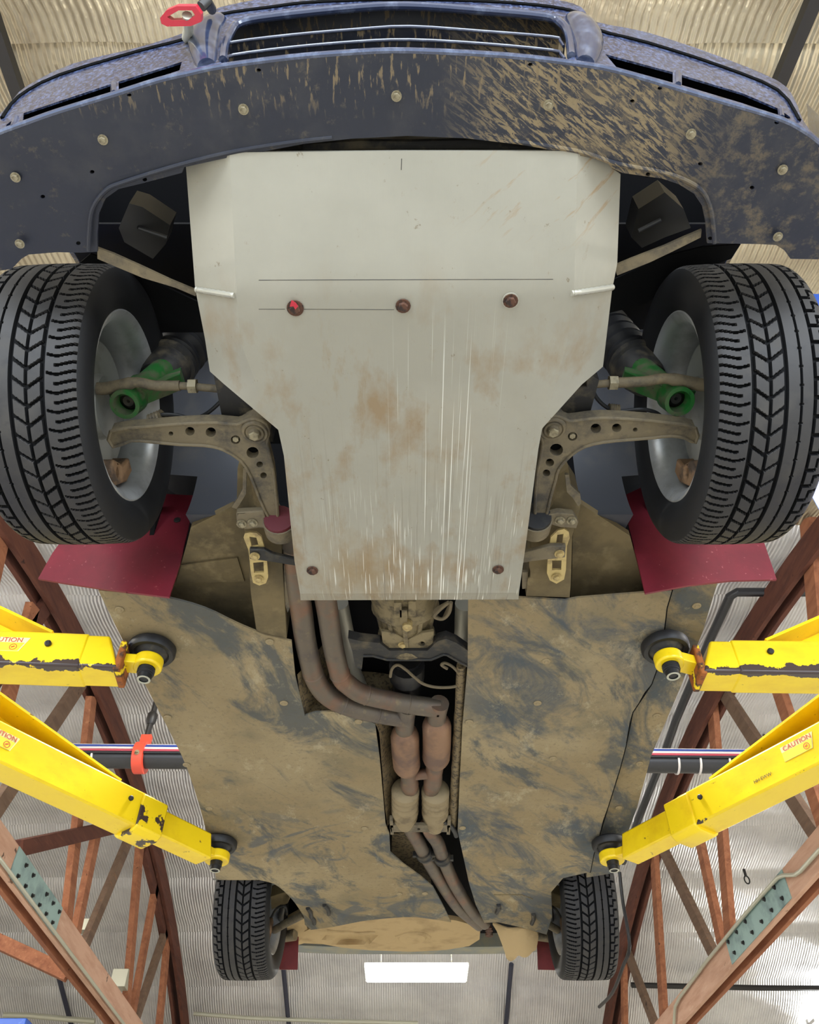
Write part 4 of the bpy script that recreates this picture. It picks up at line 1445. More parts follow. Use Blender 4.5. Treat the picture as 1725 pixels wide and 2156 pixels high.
def tyre_mesh(name, sg):
    """local x: +1 toward the car's middle (before sg), axis along x"""
    PIT = 54
    NT = PIT * 20
    NW = 118
    R0, HW, DEP = 0.312, 0.106, 0.009

    def fr(v):
        return v - floor(v)

    def depth(w, s):
        for (c, hw_) in ((0.16, 0.012), (0.42, 0.017), (0.56, 0.013), (0.71, 0.017)):
            if abs(w - c) < hw_:
                return 1
        if abs(w - 0.285) < 0.006:
            return 0.8
        if abs(w - 0.285) < 0.018 and fr(s) < 0.09:
            return 0.7
        if w < 0.16:
            f = fr(s * 1.0) if w < 0.075 else fr(s + 0.42)
            if f < 0.19:
                return 0.9
            if abs(w - 0.075) < 0.008 and fr(s) < 0.55:
                return 0.8
            return 0
        if 0.42 < w < 0.56:
            return 1 if fr(s - (w - 0.42) / 0.14 * 0.62) < 0.19 else 0
        if 0.56 < w < 0.71:
            return 1 if fr(s + (w - 0.56) / 0.15 * 0.62 + 0.3) < 0.19 else 0
        if w > 0.71:
            k = abs(w - 0.83) * 2.6
            f = fr(2 * (s + k * 0.55))
            if w < 0.74:
                return 0
            j = int(floor(2 * (s + k * 0.55))) % 2
            if j and w < 0.81:
                return 0
            return 1 if f < 0.27 else 0
        return 0
    side = [(0.106, 0.303), (0.112, 0.296), (0.1165, 0.282), (0.118, 0.265), (0.116, 0.247), (0.111, 0.232), (0.105, 0.221), (0.099, 0.213), (0.094, 0.208)]
    cols = []
    for (x, r) in reversed(side):
        cols.append((-x, r, None))
    for i in range(NW + 1):
        w = i / NW
        x = -HW + 2 * HW * w
        q = abs(2 * w - 1)
        r = R0 - 0.0035 * q * q - (0.0055 * ((q - 0.86) / 0.14) ** 2 if q > 0.86 else 0)
        cols.append((x, r, w))
    for (x, r) in side:
        cols.append((x, r, None))
    # rows: outer (w = 0) at -x
    vs = []
    nc = len(cols)
    for j in range(NT):
        th = 2 * pi * j / NT
        s_ = j / 20.0
        c_, n_ = cos(th), sin(th)
        for (x, r, w) in cols:
            if w is not None and 0.004 < w < 0.985:
                r = r - DEP * depth(w, s_)
            elif w is not None:
                r = r - DEP * 0.5 * depth(min(max(w, 0.005), 0.98), s_)
            vs.append((sg * x, r * c_, r * n_))
    fs = []
    for j in range(NT):
        a_ = j * nc
        b_ = ((j + 1) % NT) * nc
        if sg > 0:
            fs += [(a_ + i, b_ + i, b_ + i + 1, a_ + i + 1) for i in range(nc - 1)]
        else:
            fs += [(a_ + i, a_ + i + 1, b_ + i + 1, b_ + i) for i in range(nc - 1)]
    me = bpy.data.meshes.new(name)
    me.from_pydata(vs, [], fs)
    me.polygons.foreach_set('use_smooth', [True] * len(me.polygons))
    me.set_sharp_from_angle(angle=radians(30))
    me.materials.append(M['rubber'])
    me.materials.append(M['groove'])
    me.materials.append(M['sidewall'])
    lo_r = [R0 - 0.0035 * (2 * c[2] - 1) ** 2 - 0.005 if c[2] is not None and 0.02 < c[2] < 0.975 else 0 for c in cols]
    rad = [sqrt(v[1] * v[1] + v[2] * v[2]) for v in vs]
    me.polygons.foreach_set('material_index', [2 if cols[f[0] % nc][2] is None else (1 if sum(rad[v] < lo_r[v % nc] for v in f) >= 2 else 0) for f in fs])
    me.update()
    return me


TY = {-1: tyre_mesh('tyre', 1), 1: tyre_mesh('tyre', -1)}     # left wheels: outer side at -x
RM = {}
for sg in (-1, 1):
    b = MB()
    i_ = -sg          # direction toward the car's middle
    b.lathe((0, 0, 0), (i_, 0, 0), [(-0.095, 0.210), (-0.098, 0.216), (-0.09, 0.203), (-0.06, 0.196), (-0.02, 0.186), (0.06, 0.190), (0.088, 0.198), (0.096, 0.214), (0.100, 0.216), (0.102, 0.212),
                                    (0.097, 0.204), (0.088, 0.192), (0.06, 0.183), (-0.02, 0.179), (-0.05, 0.186), (-0.062, 0.185), (-0.066, 0.07), (-0.06, 0.0)], 56, cap=False)
    for k in range(5):
        t = 2 * pi * k / 5 + 0.3
        b.beam((i_ * -0.05, 0.05 * cos(t), 0.05 * sin(t)), (i_ * -0.045, 0.183 * cos(t), 0.183 * sin(t)), 0.045, 0.03, up=(1, 0, 0))
    RM[sg] = b.mesh('wheel', M['rim'], 40)
BD = MB()
BD.lathe((0, 0, 0), (1, 0, 0), [(-0.012, 0.148), (-0.012, 0.15), (0.012, 0.15), (0.012, 0.148), (0.012, 0.075), (0.03, 0.07), (0.03, 0.0)], 48, cap=False)
bdm = BD.mesh('brake_disc', M['disc'])
for key, sg in (('fl', -1), ('fr', 1), ('rl', -1), ('rr', 1)):
    h = HUB[key]
    w = put('wheel', RM[sg], h, car)
    w.rotation_euler = (0, radians(0), YAW)
    t = bpy.data.objects.new('tyre', TY[sg])
    COL.objects.link(t)
    t.parent = w
    t.rotation_euler = (random.random() * 0.1, 0, 0)
    d = bpy.data.objects.new('brake_disc', bdm)
    COL.objects.link(d)
    d.parent = w
    d.location = (-sg * 0.02, 0, 0)
    if sg > 0:
        d.rotation_euler = (0, 0, pi)
    b = MB()
    x0 = -sg * 0.02
    b.plate([(0.085, -0.13), (0.13, -0.125), (0.165, -0.07), (0.17, -0.02), (0.135, -0.015), (0.12, -0.06), (0.075, -0.095)], [circ(0.118, -0.092, 0.014, n=10)],
            lambda y, z: (x0 - sg * 0.05, y, z), 0.07, 0.05, off=(sg, 0, 0))
    o = b.build('caliper', M['caliper'], None, bevel=0.006, label='rust-brown brake caliper')
    o.parent = w

# ---- control arms
CAL = [(233, 908), (315, 898), (391, 892), (455, 890), (498, 894), (512, 888), (537, 882), (560, 892), (566, 912), (562, 934), (575, 985), (581, 1040), (585, 1086), (578, 1092), (568, 1093), (547, 1050),
       (527, 1000), (506, 969), (468, 946), (430, 938), (378, 936), (315, 930), (276, 928), (238, 941)]
CAR_ = [(1465, 901), (1406, 890), (1335, 883), (1271, 880), (1233, 883), (1200, 887), (1185, 880), (1163, 876), (1142, 886), (1136, 906), (1143, 930), (1139, 959), (1131, 1000), (1127, 1080), (1134, 1088),
        (1144, 1089), (1151, 1084), (1159, 1049), (1170, 1011), (1177, 987), (1202, 959), (1233, 940), (1271, 931), (1322, 926), (1373, 922), (1412, 918), (1442, 922), (1465, 932)]
CH = {'l': [(360, 913, 5), (400, 908, 10), (444, 910, 11), (496, 926, 10), (532, 953, 13), (547, 978, 7), (555, 1001, 7)],
      'r': [(1255, 902, 11), (1299, 901, 10), (1338, 905, 5), (1206, 919, 10), (1172, 947, 14), (1158, 974, 9), (1151, 996, 8)]}
ZA = 1.432
for sd, outl, bc in (('l', CAL, (537, 911)), ('r', CAR_, (1164, 904))):
    o2 = [(p.x, p.y) for p in cr(outl, 2, True)]
    b = MB()
    b.plate(o2, [circ(x, y, r, r * 0.92, 14) for x, y, r in CH[sd]], lambda x, y: aZ(x, y, ZA), 0.030, 18)
    P = [aZ(x, y, ZA - 0.001) for x, y in o2]
    P.append(P[0])
    b.tube(P, 0.0038, 8, cap=False)
    ca = part(b, 'control_arm', 'arm')
    b = MB()
    p = aZ(bc[0], bc[1], ZA - 0.006)
    b.lathe(p, (0, 0, 1), [(-0.012, 0.0), (-0.012, 0.012), (-0.004, 0.014), (-0.004, 0.019), (0.0, 0.021), (-0.003, 0.023), (-0.003, 0.027), (0.003, 0.031), (0.05, 0.031)], 28)
    bu = part(b, 'ball_joint', 'arm', parent=ca)
    b = MB()
    b.lathe(p, (0, 0, -1), [(0.008, 0.0125), (0.014, 0.0125), (0.016, 0.010)], 6)
    part(b, 'joint_nut', 'bolt', parent=ca)
    b = MB()
    for x, y, r in CH[sd]:
        b.lathe(aZ(x, y, ZA + 0.02), (0, 0, 1), [(0, r / FPX * 1.9), (0.003, r / FPX * 1.9)], 10)
    part(b, 'hole_backing', 'hole', parent=ca)
    b = MB()
    x, y, r = CH[sd][3]
    b.lathe(aZ(x, y, ZA - 0.002), (0, 0, 1), [(0, 0.007), (0.02, 0.007)], 6)
    part(b, 'rivet', 'bolt', parent=ca)

# rear bush, bracket, rail, sway bar link on each side
for sd in ('l', 'r'):
    L_ = sd == 'l'
    # bush at the tail of the control arm
    c = aZ(*((590, 1107) if L_ else (1127, 1102)), 1.425)
    b = MB()
    b.lathe(c + Vector((0, -0.018, 0)), (0, 1, 0.25), [(0, 0.020), (0.0, 0.040), (0.045, 0.040), (0.045, 0.02)], 24)
    bushing = part(b, 'bush_housing', 'arm')
    b = MB()
    b.lathe(c + Vector((0, -0.026, -0.001)), (0, 1, 0.25), [(0, 0.018), (0.0, 0.036), (0.012, 0.038), (0.012, 0.02)], 24)
    part(b, 'bush_insert', 'polybush' if L_ else 'black', parent=bushing)
    # lug with two bolts
    lug = [(497, 1080), (520, 1078), (555, 1076), (560, 1095), (556, 1110), (515, 1114), (499, 1108)] if L_ else \
          [(1155, 1085), (1175, 1080), (1208, 1083), (1218, 1100), (1214, 1112), (1180, 1110), (1160, 1104), (1148, 1112), (1140, 1104)]
    b = MB()
    b.plate(lug, [], lambda x, y: aZ(x, y, 1.425), 0.018, 12)
    lugo = part(b, 'bush_bracket', 'arm', bevel=0.003)
    bm2 = bolt_mesh('bolt', 0.0085, 0.010, M['bolt'])
    for (x, y) in (((509, 1102), (532, 1100)) if L_ else ((1179, 1095), (1204, 1095))):
        put('bolt', bm2, aZ(x, y, 1.424), lugo, (0, 0, random.random()))
    # chassis rail
    rail = [(500, 985), (520, 985), (535, 1060), (572, 1100), (592, 1130), (604, 1345), (540, 1330), (528, 1250), (520, 1130), (498, 1075)] if L_ else \
           [(1197, 985), (1178, 1000), (1165, 1060), (1135, 1110), (1120, 1130), (1108, 1255), (1200, 1258), (1202, 1230), (1205, 1130), (1222, 1070), (1222, 1050), (1203, 1020)]
    b = MB()
    b.plate(rail, [], lambda x, y: aZ(x, y, 1.455 if y > 1100 else 1.455 + (1100 - y) * 0.0004), 0.09, 25)
    part(b, 'chassis_rail', 'dirt2', bevel=0.006)
    # toe board sheet
    toe = [(330, 1300), (352, 1258), (367, 1228), (382, 1185), (392, 1150), (402, 1110), (490, 1066), (500, 1075), (525, 1130), (545, 1345), (430, 1330)] if L_ else \
          [(1204, 1290), (1206, 1130), (1222, 1060), (1228, 1064), (1327, 1128), (1343, 1190), (1357, 1250), (1340, 1300)]
    b = MB()
    b.plate(toe, [], lambda x, y: aZ(x, y, 1.545), 0.02, 30)
    if L_:
        b.plate([(382, 1190), (500, 1175), (515, 1225), (370, 1228)], [], lambda x, y: aZ(x, y, 1.538), 0.006, 30)
    part(b, 'toe_board', 'dirt2')
    # flange strip below the liner
    fl_ = [(512, 985), (520, 985), (518, 1040), (505, 1062), (498, 1072), (488, 1068), (500, 1050), (511, 1030)] if L_ else \
          [(1190, 1000), (1198, 1000), (1202, 1022), (1222, 1040), (1224, 1060), (1218, 1066), (1206, 1048), (1194, 1036)]
    b = MB()
    b.plate(fl_, [], lambda x, y: aZ(x, y, 1.447), 0.008, 15)
    part(b, 'seam_flange', 'arm')
    # yellow zinc link plate
    lk = [(526, 1121), (540, 1122), (550, 1130), (556, 1150), (562, 1180), (565, 1215), (560, 1228), (546, 1233), (533, 1227), (528, 1205), (524, 1160), (513, 1132), (516, 1123)] if L_ else \
         [(1175, 1117), (1188, 1114), (1198, 1120), (1200, 1132), (1194, 1150), (1192, 1200), (1188, 1220), (1172, 1229), (1158, 1222), (1152, 1207), (1154, 1170), (1160, 1132)]
    h1 = [(525, 1130), (540, 1132), (545, 1150), (530, 1152)] if L_ else [(1174, 1126), (1187, 1124), (1184, 1146), (1171, 1146)]
    h2 = [(533, 1185), (555, 1183), (556, 1205), (535, 1206)] if L_ else [(1163, 1180), (1183, 1180), (1182, 1200), (1163, 1200)]
    b = MB()
    b.plate(lk, [h1, h2], lambda x, y: aZ(x, y, 1.425), 0.006, 15)
    lko = part(b, 'link_plate', 'zinc', 'yellow-zinc slotted link plate')
    bm3 = bolt_mesh('bolt', 0.0085, 0.010, M['zinc'])
    put('bolt', bm3, aZ(*((545, 1218) if L_ else (1172, 1214)), 1.424), lko)
    # sway bar end
    bar = [(525, 1157), (556, 1158), (575, 1168), (640, 1182), (640, 1195), (560, 1182), (526, 1178)] if L_ else \
          [(1192, 1150), (1160, 1150), (1100, 1165), (1080, 1175), (1080, 1190), (1120, 1182), (1190, 1174)]
    b = MB()
    b.plate(bar, [], lambda x, y: aZ(x, y, 1.412), 0.012, 15)
    sb = part(b, 'sway_bar', 'darkmetal' if L_ else 'arm', bevel=0.003)
    put('bolt', bm3, aZ(*((537, 1170) if L_ else (1178, 1165)), 1.411), sb)
    b = MB()
    b.plate([(598, 1190), (606, 1190), (608, 1262), (612, 1275), (606, 1290), (600, 1272)] if L_ else [(1100, 1205), (1138, 1205), (1140, 1236), (1100, 1240)], [],
            lambda x, y: aZ(x, y, 1.46), 0.01, 20)
    part(b, 'bracket', 'arm')

    # tie rod
    tr_ = [(205, 818), (223, 818), (255, 812), (289, 805), (328, 812), (379, 812)] if L_ else [(1490, 810), (1474, 810), (1445, 804), (1399, 797), (1358, 803), (1300, 806)]
    b = MB()
    P = cr([aZ(x, y, 1.50) for x, y in tr_], 5)
    b.tube(P, [0.014 if i < 14 else 0.0115 for i in range(len(P))], 12)
    tro = part(b, 'tie_rod', 'arm')
    b = MB()
    rd = [(379, 812), (407, 814), (475, 820)] if L_ else [(1300, 806), (1292, 806), (1225, 812)]
    b.tube([aZ(x, y, 1.50) for x, y in rd], 0.0085, 12)
    part(b, 'rod', 'arm', parent=tro)
    p = aZ(*((406, 813) if L_ else (1291, 806)), 1.50)
    b = MB()
    b.lathe(p - Vector((0.009, 0, 0)), (1, 0, 0), [(0, 0.0165), (0.018, 0.0165)], 6)
    part(b, 'lock_nut', 'bolt', parent=tro)
    q = [aZ(x, y, 1.50) for x, y in (((468, 826), (520, 842)) if L_ else ((1232, 824), (1180, 842)))]
    b = MB()
    n = 17
    b.tube([q[0].lerp(q[1], i / n) for i in range(n + 1)], [0.019 if i % 2 else 0.027 for i in range(n + 1)], 18)
    part(b, 'rack_boot', 'arm', parent=tro)

    # strut: green lower body, perch, black bellows
    sg = -1 if L_ else 1
    bx, by = (262, 852) if L_ else (1432, 846)
    P0 = aZ(bx, by, 1.47)
    P1 = Vector((P0.x + -sg * 0.02, 1.128, 1.79))
    P2 = Vector((P0.x + -sg * 0.075, 1.145, 2.08))
    ax = (P1 - P0).normalized()
    b = MB()
    b.lathe(P0, ax, [(0.03, 0.022), (0.0, 0.024), (0.0, 0.033), (0.05, 0.035), (0.055, 0.030), (0.16, 0.030), (0.33, 0.032)], 26, cap=False)
    b.lathe(P0 + ax * 0.05, ax, [(0, 0.02), (0.005, 0.02)], 18)
    # gusset from the tube to the hub carrier
    for dz in (0.0,):
        A_ = P0 + ax * 0.02
        vs = [A_ + Vector((-sg * 0.01, -0.02, 0)), A_ + Vector((-sg * 0.095, -0.005, 0.10)), P0 + ax * 0.30 + Vector((-sg * 0.03, 0, 0)), P0 + ax * 0.22 + Vector((sg * 0.06, 0, 0)), A_ + Vector((sg * 0.05, 0, 0.03))]
        vs = vs + [v + Vector((0, 0.045, 0.01)) for v in vs]
        b.add(vs, [(4, 3, 2, 1, 0), (5, 6, 7, 8, 9)] + [(i, (i + 1) % 5, 5 + (i + 1) % 5, 5 + i) for i in range(5)])
    st = part(b, 'strut', 'green', 'green painted strut body', ang=30)
    b = MB()
    b.lathe(P0 + ax * 0.035, ax, [(0, 0.0), (-0.012, 0.004), (-0.012, 0.012), (0, 0.022)], 14, cap=False)
    part(b, 'strut_bolt', 'darkmetal', parent=st)
    b = MB()
    ax2 = (P2 - P1).normalized()
    b.lathe(P1 - ax2 * 0.055, ax2, [(-0.05, 0.030), (-0.04, 0.046), (0, 0.056), (0.03, 0.058), (0.035, 0.066), (0.05, 0.066), (0.055, 0.05)], 28)
    part(b, 'spring_perch', 'darkmetal', parent=st)
    b = MB()
    prof = []
    for i in range(28):
        prof.append((0.0 + i * 0.0105, 0.050 + (0.014 if i % 4 in (1, 2) else 0.0)))
    b.lathe(P1, ax2, prof, 28)
    part(b, 'bellows', 'black', parent=st)
    # brake hose
    hs = [(318, 890), (330, 878), (343, 873), (370, 874), (400, 880), (425, 876), (447, 862), (470, 840)] if L_ else \
         [(1396, 880), (1380, 868), (1350, 862), (1310, 866), (1292, 864), (1270, 852), (1252, 830), (1246, 800)]
    b = MB()
    b.tube(cr([aZ(x, y, 1.475) for x, y in hs], 5), 0.0045, 8)
    bh = part(b, 'brake_hose', 'black')
    p, q = [aZ(x, y, 1.474) for x, y in (((318, 886), (342, 876)) if L_ else ((1302, 866), (1282, 864)))]
    b = MB()
    b.tube([p.lerp(q, i / 8) for i in range(9)], [0.012 if i % 2 else 0.016 for i in range(9)], 12)
    part(b, 'grommet', 'arm', parent=bh)

    # engine bay bits ahead of the wheel: duct box and the slanting undertray flange
    duct = [(272, 428), (300, 436), (358, 474), (348, 515), (322, 545), (262, 510), (250, 480)] if L_ else [(1345, 440), (1400, 405), (1440, 440), (1455, 480), (1400, 500), (1352, 522), (1330, 500)]
    b = MB()
    b.plate(duct, [], lambda x, y: aZ(x, y, 1.50 + 0.0005 * (x - 300 if L_ else 1400 - x)), 0.06, 18)
    dc = part(b, 'brake_duct', 'ductblack', bevel=0.006)
    b = MB()
    b.tube([aZ(x, y, 1.495) for x, y in (((292, 480), (352, 500)) if L_ else ((1345, 486), (1392, 462)))], 0.004, 8)
    part(b, 'duct_rib', 'black', parent=dc)
    fls = [(205, 522), (240, 535), (300, 562), (360, 590), (413, 612), (412, 624), (370, 606), (300, 585), (240, 560), (205, 545)] if L_ else \
          [(1478, 484), (1476, 500), (1420, 528), (1370, 552), (1300, 580), (1294, 560), (1330, 545), (1400, 518), (1440, 500)]
    b = MB()
    b.plate(fls, [], lambda x, y: aZ(x, y, 1.43), 0.006, 16)
    part(b, 'undertray_flange', 'arm')
    bp = [(190, 535), (250, 553), (330, 595), (425, 640), (430, 700), (330, 700), (250, 640), (160, 560)] if L_ else [(1560, 515), (1480, 520), (1400, 540), (1290, 590), (1280, 660), (1360, 640), (1440, 580), (1540, 545)]
    b = MB()
    b.plate(bp, [], lambda x, y: aZ(x, y, 1.80), 0.006, 30)
    part(b, 'inner_guard', 'blackdeep')
    # subframe block beside the skid plate
    b = MB()
    b.plate([(450, 790), (500, 830), (560, 890), (575, 930), (560, 930), (470, 890)] if L_ else [(1245, 790), (1262, 800), (1240, 880), (1150, 930), (1130, 930), (1140, 890), (1200, 830)], [], lambda x, y: aZ(x, y, 1.47), 0.06, 20)
    part(b, 'subframe', 'darkmetal', bevel=0.005)

# radiator support seen in the gap above the skid plate
b = MB()
b.plate([(560, 296), (1200, 296), (1210, 330), (520, 334)], [], lambda x, y: aZ(x, y, 1.455), 0.05, 30)
b.tube([aZ(x, y, 1.445) for x, y in ((640, 312), (760, 305), (860, 306), (1000, 303), (1130, 312))], 0.010, 10)
part(b, 'radiator_support', 'darkmetal')

# ---- mud flaps
b = MB()
FLP = [(80, 1218), (110, 1165), (150, 1110), (250, 1065), (352, 1040), (406, 1043), (398, 1105), (378, 1190), (356, 1257), (220, 1240), (140, 1228)]
b.plate(FLP, [], lambda x, y: aY(x, y, 1.56 + 0.00022 * max(0, x - 250) + 0.025 * sin(x / 90)), 0.006, 22, off=(0, 1, 0))
f1 = part(b, 'mud_flap', 'redflap', 'front left red mud flap', ang=60)
put('bolt', bolt_mesh('bolt', 0.010, 0.008, M['blackbolt']), aY(374, 1098, 1.57), f1, (radians(-90), 0, 0))
b = MB()
FRP = [(1310, 1045), (1360, 1022), (1460, 1060), (1560, 1100), (1607, 1135), (1636, 1220), (1540, 1222), (1450, 1232), (1359, 1249), (1345, 1190), (1325, 1110)]
b.plate(FRP, [], lambda x, y: aY(x, y, 1.57 + 0.02 * sin(x / 80)), 0.006, 22, off=(0, 1, 0))
f2 = part(b, 'mud_flap', 'redflap', 'front right red mud flap', ang=60)
put('bolt', bolt_mesh('bolt', 0.010, 0.008, M['blackbolt']), aY(1333, 1090, 1.57), f2, (radians(-90), 0, 0))
for (P, lab) in (([(597, 1965), (629, 1965), (627, 2041), (588, 2041), (590, 2000)], 'rear left dark red mud flap'), ([(1130, 1960), (1166, 1962), (1180, 2000), (1176, 2042), (1133, 2041)], 'rear right dark red mud flap')):
    b = MB()
    b.plate(P, [], lambda x, y: aY(x, y, 4.17), 0.006, 20, off=(0, 1, 0))
    part(b, 'mud_flap', 'redflap2', lab)

# ---- floor panels
ZF = 1.45


def fz(x, y):
    z = ZF + 0.006 * noise.noise((x / 160.0, y / 110.0, 3.0)) + 0.004 * noise.noise((x / 60.0, y / 50.0, 9.0))
    return z


def fmap(x, y):
    return aZ(x, y, fz(x, y))


PL = cr([(207, 1243), (280, 1250), (350, 1258), (430, 1280), (500, 1313), (560, 1338)], 3) + [Vector(p) for p in
     [(614, 1350), (622, 1425), (642, 1507), (664, 1500), (700, 1499), (745, 1506), (790, 1524), (800, 1600), (808, 1690), (812, 1735), (820, 1755), (822, 1795), (850, 1820), (885, 1845), (912, 1868), (932, 1905), (950, 1942)]] + \
     cr([(950, 1942), (900, 1934), (850, 1931), (760, 1940), (655, 1958), (640, 1930), (622, 1902), (600, 1878), (575, 1860), (545, 1853)], 2) + [Vector(p) for p in [(448, 1853)]] + \
     cr([(455, 1850), (432, 1740), (395, 1620), (352, 1530), (300, 1430), (240, 1310)], 3)
b = MB()
b.plate([(p.x, p.y) for p in PL], [], fmap, 0.006, 22)
flp = part(b, 'floor_panel', 'dirt', 'dusty tan floor panel left of the exhaust', ang=60)
PR = [(986, 1262), (1090, 1258), (1190, 1264), (1215, 1259), (1330, 1250), (1415, 1243), (1404, 1280), (1398, 1330), (1390, 1390), (1372, 1440), (1332, 1500), (1318, 1570), (1305, 1620), (1280, 1700), (1262, 1760), (1250, 1800), (1243, 1836), (1186, 1849), (1161, 1878), (1163, 1930), (1151, 1968),
      (1100, 1953), (1050, 1942), (1020, 1943), (1002, 1905), (988, 1860), (975, 1800), (964, 1750), (968, 1650), (974, 1530), (985, 1400)]
b = MB()
b.plate([(p[0], p[1]) for p in PR], [], fmap, 0.006, 22)
frp = part(b, 'floor_panel', 'dirt', 'dusty tan floor panel right of the exhaust, smeared grey', ang=60)
PS = [(1405, 1245), (1460, 1232), (1512, 1224), (1480, 1330), (1432, 1450), (1372, 1590), (1342, 1700), (1312, 1780), (1305, 1836), (1235, 1848), (1240, 1800), (1252, 1760), (1270, 1700), (1296, 1620), (1309, 1570), (1322, 1500), (1362, 1436), (1382, 1388), (1390, 1330)]
b = MB()
b.plate([(p[0], p[1]) for p in PS], [], lambda x, y: aZ(x, y, fz(x, y) + 0.026), 0.006, 22)
srp = part(b, 'sill_panel', 'dirt', 'dusty sill strip along the right edge', ang=60)
b = MB()
b.tube([aZ(x, y, fz(x, y) + 0.003) for x, y in PR[5:17]], 0.0032, 6)
part(b, 'gap_shade', 'hole', parent=frp)  # dark strip standing in for the shade in the panel's edge gap
RVm = MB()
RVm.lathe((0, 0, 0), (0, 0, -1), [(0, 0.0125), (0.002, 0.0125), (0.004, 0.0095), (0.003, 0.0062), (0.005, 0.0045), (0.0055, 0.0)], 14, cap=False)
rv = RVm.mesh('rivet', M['rivet'])
for par, lst, dz in ((flp, [(252, 1283), (568, 1351), (598, 1480), (353, 1510), (393, 1610), (440, 1702), (755, 1519), (768, 1744), (841, 1882), (895, 1881)], 0),
                     (frp, [(1132, 1480), (1165, 1597), (988, 1520), (974, 1743), (1150, 1392)], 0),
                     (srp, [(1467, 1275), (1383, 1507), (1347, 1607), (1303, 1700)], 0.026)):
    for (x, y) in lst:
        put('rivet', rv, aZ(x, y, fz(x, y) + dz - 0.001), par)
for par, lst in ((flp, [((648, 1912), (655, 1930)), ((655, 1930), (662, 1945)), ((683, 1905), (693, 1925))]), (frp, [((1050, 1905), (1046, 1922)), ((1123, 1925), (1120, 1945))])):
    for (a_, c_) in lst:
        p, q = aZ(*a_, fz(*a_) - 0.004), aZ(*c_, fz(*c_) - 0.004)
        b = MB()
        b.tube([p, p.lerp(q, 0.5) + Vector((0.006, 0, 0)), q], 0.009, 8)
        part(b, 'clip', 'darkmetal', parent=par)
b = MB()
b.tube([aZ(x, y, fz(x, y) - 0.001) for x, y in ((1040, 1884), (1100, 1884), (1122, 1893))], 0.002, 6)
part(b, 'panel_crease', 'dirt2', parent=frp)

# ---- tunnel
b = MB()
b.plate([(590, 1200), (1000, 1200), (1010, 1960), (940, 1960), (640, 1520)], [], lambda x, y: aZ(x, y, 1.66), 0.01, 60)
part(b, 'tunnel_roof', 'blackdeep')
# heat shield sheets down both tunnel walls
b = MB()
E = cr([(626, 1420), (640, 1500), (665, 1503), (745, 1509), (793, 1528), (803, 1600), (810, 1690), (816, 1740)], 4)
n = len(E)
lo = [aZ(p.x, p.y, 1.457) for p in E]
vs = lo + [p + Vector((0.035, 0.01, 0.06)) for p in lo] + [p + Vector((0.09, 0.02, 0.18)) for p in lo]
b.add(vs, [(i, i + 1, n + i + 1, n + i) for i in range(n - 1)] + [(n + i, n + i + 1, 2 * n + i + 1, 2 * n + i) for i in range(n - 1)])
part(b, 'heat_shield', 'shield', 'perforated shield on the left tunnel wall')
b = MB()
P = cr([aZ(x, y, 1.475) for x, y in ((972, 1400), (967, 1510), (962, 1600), (957, 1680), (952, 1735))], 6)
b.tube(P, [0.015 if i < 6 else 0.017 + 0.0035 * noise.noise((i * 1.3, 0, 0)) for i in range(len(P))], 14)
part(b, 'heat_shield', 'shield', 'crumpled shield roll on the right tunnel wall')
b = MB()
P = [aZ(x, y, 1.56) for x, y in ((980, 1270), (978, 1330), (972, 1380))]
b.tube(P, 0.03, 14)
part(b, 'foil_duct', 'alu')
b = MB()
b.tube([aZ(x, y, 1.58) for x, y in ((716, 1270), (728, 1330), (738, 1400), (760, 1450))], 0.025, 14)
part(b, 'foil_duct', 'alu')

# ---- gearbox
b = MB()
g0 = aZ(853, 1262, 1.56)
g1 = aZ(857, 1348, 1.53)
ax = (g1 - g0).normalized()
LG = (g1 - g0).length
b.lathe(g0 - ax * 0.25, ax, [(0, 0.15), (0.16, 0.115), (0.20, 0.105), (0.235, 0.098), (0.25, 0.095), (0.27, 0.098), (0.28, 0.09), (0.25 + LG * 0.6, 0.078), (0.25 + LG * 0.75, 0.07), (0.25 + LG * 0.8, 0.084), (0.25 + LG, 0.086), (0.26 + LG, 0.05)], 32)
for i in range(5):
    an = radians(-90 + (i - 2) * 26)
    sd_ = Vector((cos(an), 0, sin(an)))
    b.beam(g0 + ax * 0.0 + sd_ * 0.092, g0 + ax * (LG * 0.62) + sd_ * 0.076, 0.012, 0.016, up=sd_)
for (x, y, w_, h_) in ((838, 1285, 16, 30), (868, 1282, 16, 26), (850, 1300, 12, 20)):
    p = aZ(x, y, 1.455)
    b.box((p.x - 0.010, p.y - 0.03, p.z), (p.x + 0.010, p.y + 0.03, p.z + 0.04))
gb = part(b, 'gearbox', 'gearbox', ang=30)
b = MB()
b.lathe(aZ(858, 1322, 1.446), (0, 0, -1), [(-0.02, 0.014), (0.0, 0.014), (0.006, 0.008)], 16)
part(b, 'drain_plug', 'zinc', parent=gb)
b = MB()
b.plate([(803, 1330), (830, 1334), (858, 1348), (888, 1334), (914, 1330), (912, 1362), (896, 1370), (820, 1370), (806, 1360)], [circ(848, 1357, 7, 5, 12), circ(888, 1356, 7, 5, 12)], lambda x, y: aZ(x, y, 1.462), 0.012, 14)
gm = part(b, 'gearbox_mount', 'gearbox', bevel=0.002)
put('bolt', bolt_mesh('bolt', 0.009, 0.008, M['zinc']), aZ(848, 1357, 1.462), gm)
b = MB()
XM = [(733, 1344), (760, 1350), (800, 1354), (820, 1370), (900, 1370), (922, 1350), (940, 1345), (962, 1354), (988, 1372), (985, 1402), (968, 1394), (942, 1378), (932, 1378), (908, 1389), (816, 1389), (786, 1380), (765, 1382), (762, 1410), (748, 1405), (742, 1372)]
b.plate(XM, [], lambda x, y: aZ(x, y, 1.452), 0.03, 14)
